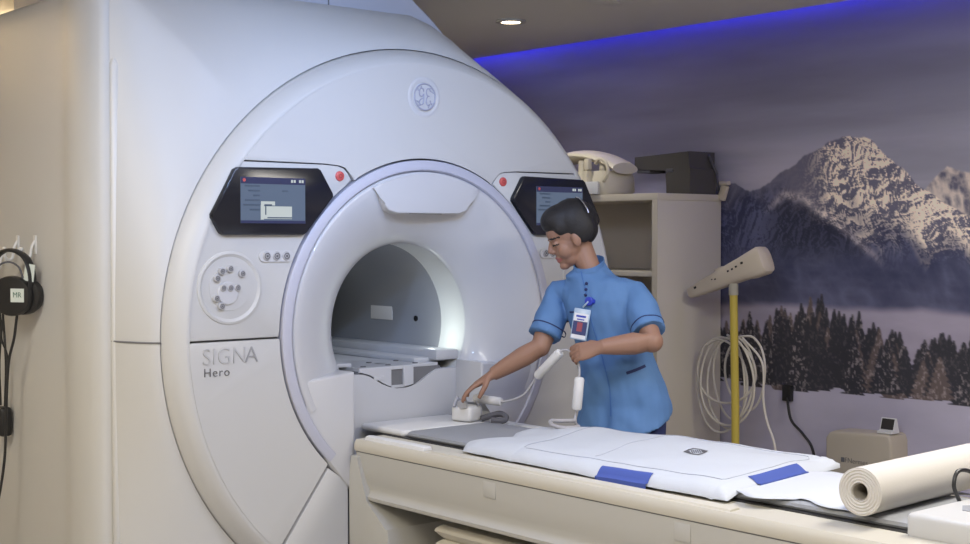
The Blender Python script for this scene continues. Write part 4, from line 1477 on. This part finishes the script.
# legs
for s in (-1, 1):
    h = HIP + rt * (0.075 * s) + Z * -0.06
    k = Vector((0.525, -0.545, 0.45)) + rt * (0.085 * s)
    a = Vector((0.535, -0.545, 0.075)) + rt * (0.09 * s)
    b.tube([h, h.lerp(k, 0.5), k, k.lerp(a, 0.35), a], [0.080, 0.070, 0.052, 0.052, 0.036], 16)
    b.tube([a + fw * -0.05 + Z * -0.045, a + Z * -0.03, a + fw * 0.08 + Z * -0.050, a + fw * 0.15 + Z * -0.058], [0.026, 0.034, 0.027, 0.018], 12)
me = remeshed(b, 'body', 0.0036, 6, 0.45)
# lips and closed lids by place on the face
inv = HR.transposed()
co = np.empty(len(me.vertices) * 3)
me.vertices.foreach_get('co', co)
loc = (co.reshape(-1, 3) - np.array(HEAD)) @ np.array(HR) / HS
fi = np.zeros(len(me.polygons), dtype=np.int32)
cen = np.empty(len(me.polygons) * 3)
me.polygons.foreach_get('center', cen)
cl = (cen.reshape(-1, 3) - np.array(HEAD)) @ np.array(HR) / HS
lip = (np.abs(cl[:, 1]) < 0.022) & (np.abs(cl[:, 2] + 0.064) < 0.0125 - 0.012 * (cl[:, 1] / 0.026) ** 2) & (cl[:, 0] > 0.064)
fi[lip] = 1
eye = (np.abs(np.abs(cl[:, 1]) - 0.030) < 0.014) & (np.abs(cl[:, 2] + 0.009 + 6.0 * (np.abs(cl[:, 1]) - 0.030) ** 2) < 0.0028) & (cl[:, 0] > 0.05)
brow = (np.abs(np.abs(cl[:, 1]) - 0.031) < 0.019) & (np.abs(cl[:, 2] - 0.0165 + 8.0 * (np.abs(cl[:, 1]) - 0.030) ** 2) < 0.0030) & (cl[:, 0] > 0.04)
fi[eye | brow] = 2
body = link_mesh('body', me, [SKIN, LIP, EYE], wm, 80)
me.polygons.foreach_set('material_index', fi)
me.update()

# hair: pulled back into a low bun
b = B()
he(b, (-0.020, 0, 0.046), (0.088, 0.083, 0.088))
he(b, (0.020, 0, 0.072), (0.076, 0.070, 0.056))
he(b, (-0.048, 0, 0.018), (0.052, 0.066, 0.066))
for s in (-1, 1):
    he(b, (-0.032, 0.060 * s, 0.020), (0.050, 0.024, 0.056))
    he(b, (0.034, 0.052 * s, 0.050), (0.032, 0.020, 0.036))
he(b, (-0.068, 0, 0.010), (0.034, 0.050, 0.046))
me = remeshed(b, 'hair', 0.005, 14, 0.5)
hair = link_mesh('hair', me, HAIR, wm, 80)
pts = []
for i in range(15):
    a = R(-78 + 156 * i / 14)
    pts.append(hp_(-0.060 - 0.012 * abs(math.sin(a)), 0.080 * math.sin(a), 0.046 + 0.080 * math.cos(a)))
pts = [hp_(-0.055 - 0.03 * (i / 14), 0.0, 0.0) * 0 + p for i, p in enumerate(pts)]
B().tube(pts, 0.0032, 8).build('hair_band', CHROME, hair)

# tunic: one remeshed shell of body and sleeves, open neck
b = B()
hem = HIP + Z * -0.085 + fw * 0.005
tl = lambda f: HIP.lerp(SHO, f)
b.ring_loft([oval(hem + fw * 0.005, 0.184, 0.126, tilt=-0.055), oval(hem + Z * 0.025, 0.182, 0.125, tilt=-0.045), oval(HIP + Z * -0.02, 0.174, 0.119, tilt=-0.015), oval(tl(0.12), 0.166, 0.114), oval(tl(0.34), 0.147, 0.108), oval(tl(0.52), 0.147, 0.111), oval(tl(0.70), 0.152, 0.116), oval(tl(0.84), 0.156, 0.108), oval(tl(0.93), 0.150, 0.094), oval(tl(1.00), 0.128, 0.082), oval(NECK + Z * -0.026, 0.096, 0.072, tilt=-0.004), oval(NECK + Z * -0.006, 0.066, 0.062, tilt=-0.012), oval(NECK + Z * 0.010 + fw * 0.004, 0.0575, 0.060, tilt=-0.020)], True, True)
for sh, el, fdir in ((RSH, REL, 0), (LSH, LEL, 0)):
    out = (sh - SHO).normalized()
    P = [SHO + (sh - SHO) * 0.35 + Z * -0.02, sh + Z * 0.004, sh.lerp(el, 0.32), sh.lerp(el, 0.62), sh.lerp(el, 0.80)]
    b.tube(P, [0.056, 0.058, 0.061, 0.063, 0.064], 24)
    b.ell(sh + Z * -0.006, (0.059, 0.059, 0.058))
me = remeshed(b, 'tunic', 0.0055, 4, 0.5)
# cloth folds
co = np.empty(len(me.vertices) * 3)
me.vertices.foreach_get('co', co)
co = co.reshape(-1, 3)
no = np.empty(len(me.vertices) * 3)
me.vertices.foreach_get('normal', no)
no = no.reshape(-1, 3)
for i in range(len(co)):
    p = Vector(co[i])
    d = 0.0085 * mnoise.noise(Vector((p.x * 14 + p.z * 7, p.y * 14 - p.z * 5, p.z * 6)))
    d += 0.0036 * mnoise.noise(Vector((p.x * 30, p.y * 30, p.z * 18)))
    co[i] += no[i] * d
me.vertices.foreach_set('co', co.ravel())
me.update()
tun = link_mesh('tunic', me, TUNIC, wm, 80)
from mathutils.bvhtree import BVHTree
bt = bmesh.new()
bt.from_mesh(me)
TB = BVHTree.FromBMesh(bt)
TO = ORG[wm.name]


def on_tunic(p, d):
    """nearest point of the tunic surface met from outside along -d"""
    p = Vector(p) - TO
    d = Vector(d).normalized()
    hit = TB.ray_cast(p + d * 0.35, -d)
    if hit[0] is None:
        hit = TB.find_nearest(p)
    return hit[0] + TO, hit[1]


def on_strip(name, pts, d, w, m, lift=0.0012, th=0.0015, parent=tun):
    b = B()
    P = []
    for p in spline(pts, 10):
        q, nrm = on_tunic(p, d)
        P.append((q + nrm * lift, nrm))
    rings = []
    for i, (q, nrm) in enumerate(P):
        tdir = (P[min(i + 1, len(P) - 1)][0] - P[max(i - 1, 0)][0]).normalized()
        sdir = nrm.cross(tdir).normalized()
        rings.append([tuple(q - sdir * w), tuple(q + sdir * w), tuple(q + sdir * w + nrm * th), tuple(q - sdir * w + nrm * th)])
    b.ring_loft(rings)
    return b.build(name, m, parent, 50)


def ring_around(name, c, axis, r, w, m):
    axis = axis.normalized()
    a = axis.cross(Z).normalized()
    c2 = axis.cross(a)
    b = B()
    rows = [[], [], [], []]
    n = 40
    for i in range(n):
        d = a * math.cos(2 * math.pi * i / n) + c2 * math.sin(2 * math.pi * i / n)
        hit = TB.ray_cast(c - TO + d * 0.16, -d)
        rad = 0.16 - hit[3] if hit[0] is not None and hit[3] < 0.13 else r
        rad = min(rad, r + 0.012)
        for k, (o_, e_) in enumerate(((-w, 0.0), (-w, 0.0022), (w, 0.0022), (w, 0.0))):
            rows[k].append(tuple(c + axis * o_ + d * (rad + e_ - 0.0005)))
    b.ring_loft(rows + [rows[0]], False, False)
    return b.build(name, m, tun, 50)


for sh, el in ((RSH, REL), (LSH, LEL)):
    ring_around('sleeve_piping', sh.lerp(el, 0.66), el - sh, 0.064, 0.0022, NAVY)
cam_dir = Vector((-0.65, -0.76, 0))
side_d = (fw * 0.75 + rt * -0.1).normalized()
PLK = mat('tunic_dark', (0.055, 0.15, 0.38), 0.8)
on_strip('placket', [NECK + fw * 0.04 + rt * 0.006 + Z * -0.01, tl(0.93) + rt * 0.020, tl(0.72) + rt * 0.016, tl(0.4) + rt * 0.006, tl(0.1), hem + Z * 0.02], fw, 0.0022, PLK)
on_strip('pocket_welt', [tl(0.74) + rt * 0.035, tl(0.735) + rt * 0.105], fw, 0.003, NAVY)
on_strip('pocket_welt', [tl(0.225) + rt * -0.015 + Z * -0.0, tl(0.285) + rt * -0.105], (fw - rt * 0.6), 0.0055, NAVY)
for k in range(3):
    q, nrm = on_tunic(tl(0.985 - 0.05 * k) + rt * (0.014 + 0.003 * k), fw)
    B().ell(q + nrm * 0.003, (0.006, 0.006, 0.006), u=10, v=8).build('button', NAVY, tun)
b = B()
b.ring_loft([oval(NECK + Z * 0.000 + fw * 0.004, 0.0580, 0.0610, tilt=-0.020), oval(NECK + Z * 0.024 + fw * 0.006, 0.0565, 0.0590, tilt=-0.026), oval(NECK + Z * 0.024 + fw * 0.006, 0.0530, 0.0555, tilt=-0.026), oval(NECK + Z * 0.000 + fw * 0.004, 0.0530, 0.0555, tilt=-0.020)], False, False)
b.build('collar', TUNIC, tun, 60)

# trousers and shoes
b = B()
b.ring_loft([oval(HIP + Z * -0.02, 0.158, 0.105), oval(HIP + Z * -0.10, 0.160, 0.108), oval(HIP + Z * -0.16, 0.155, 0.100)])
for s in (-1, 1):
    h = HIP + rt * (0.075 * s) + Z * -0.08
    k = Vector((0.525, -0.545, 0.45)) + rt * (0.085 * s)
    a = Vector((0.535, -0.545, 0.075)) + rt * (0.09 * s)
    b.tube([h, h.lerp(k, 0.5), k, k.lerp(a, 0.5), a], [0.090, 0.084, 0.070, 0.066, 0.062], 18)
me = remeshed(b, 'trousers', 0.009, 4, 0.5)
link_mesh('trousers', me, NAVY, wm, 80)
for s in (-1, 1):
    a = Vector((0.535, -0.545, 0.0)) + rt * (0.09 * s)
    b = B()
    b.ring_loft([oval(a + fw * 0.05 + Z * 0.0, 0.042, 0.125), oval(a + fw * 0.05 + Z * 0.02, 0.046, 0.130), oval(a + fw * 0.045 + Z * 0.045, 0.044, 0.118), oval(a + fw * 0.01 + Z * 0.075, 0.040, 0.070)])
    b.build('shoe', SHOE, wm, 50)

# identity badge on a blue reel
q, nrm = on_tunic(tl(0.835) + rt * 0.004, fw)
bg = thing('id_badge', 'clear identity badge hanging from a blue reel on the chest of the tunic', 'badge', tuple(q))
NB = nrm.normalized()
B().tube([q - NB * 0.001, q + NB * 0.010, q + NB * 0.013], [0.017, 0.017, 0.013], 24).build('reel', ROYAL, bg)
B().box(q + rt * -0.018 + NB * 0.002, (0.010, 0.006, 0.016), None, 0.002).build('reel_clip', ROYAL, bg)
low, n2 = on_tunic(tl(0.635) + rt * 0.058, fw)
nb = (fw + Z * 0.10).normalized()
top = q + NB * 0.012
cen_ = Vector((low.x, low.y, low.z)) + fw * 0.014
br = (rt * 0.98 + Z * 0.12).normalized()
bu = nb.cross(br).normalized()
if bu.z < 0:
    bu = -bu
BR = Matrix((br, bu, nb)).transposed()
B().tube(spline([top, top.lerp(cen_ + bu * 0.062, 0.5) + fw * 0.004, cen_ + bu * 0.066], 4), 0.0035, 8).build('strap', CLEAR, bg)
B().box(cen_, (0.068, 0.118, 0.006), BR, 0.003).build('holder', CLEAR, bg)
b = B()
b.box(cen_ + nb * 0.0036 + bu * 0.026, (0.058, 0.030, 0.0012), BR)
b.box(cen_ + nb * 0.0036 - bu * 0.047, (0.058, 0.014, 0.0012), BR)
b.mi = 1
b.box(cen_ + nb * 0.0036 - bu * 0.014, (0.058, 0.052, 0.0012), BR)
b.mi = 2
b.box(cen_ + nb * 0.0046 - bu * 0.010, (0.022, 0.034, 0.0012), BR)
b.mi = 3
b.box(cen_ + nb * 0.0046 + bu * 0.030, (0.040, 0.007, 0.0012), BR)
b.box(cen_ + nb * 0.0046 + bu * 0.018, (0.030, 0.004, 0.0012), BR)
b.build('card', [BADGEW, PHOTOB, PHOTO, ROYAL], bg, None)
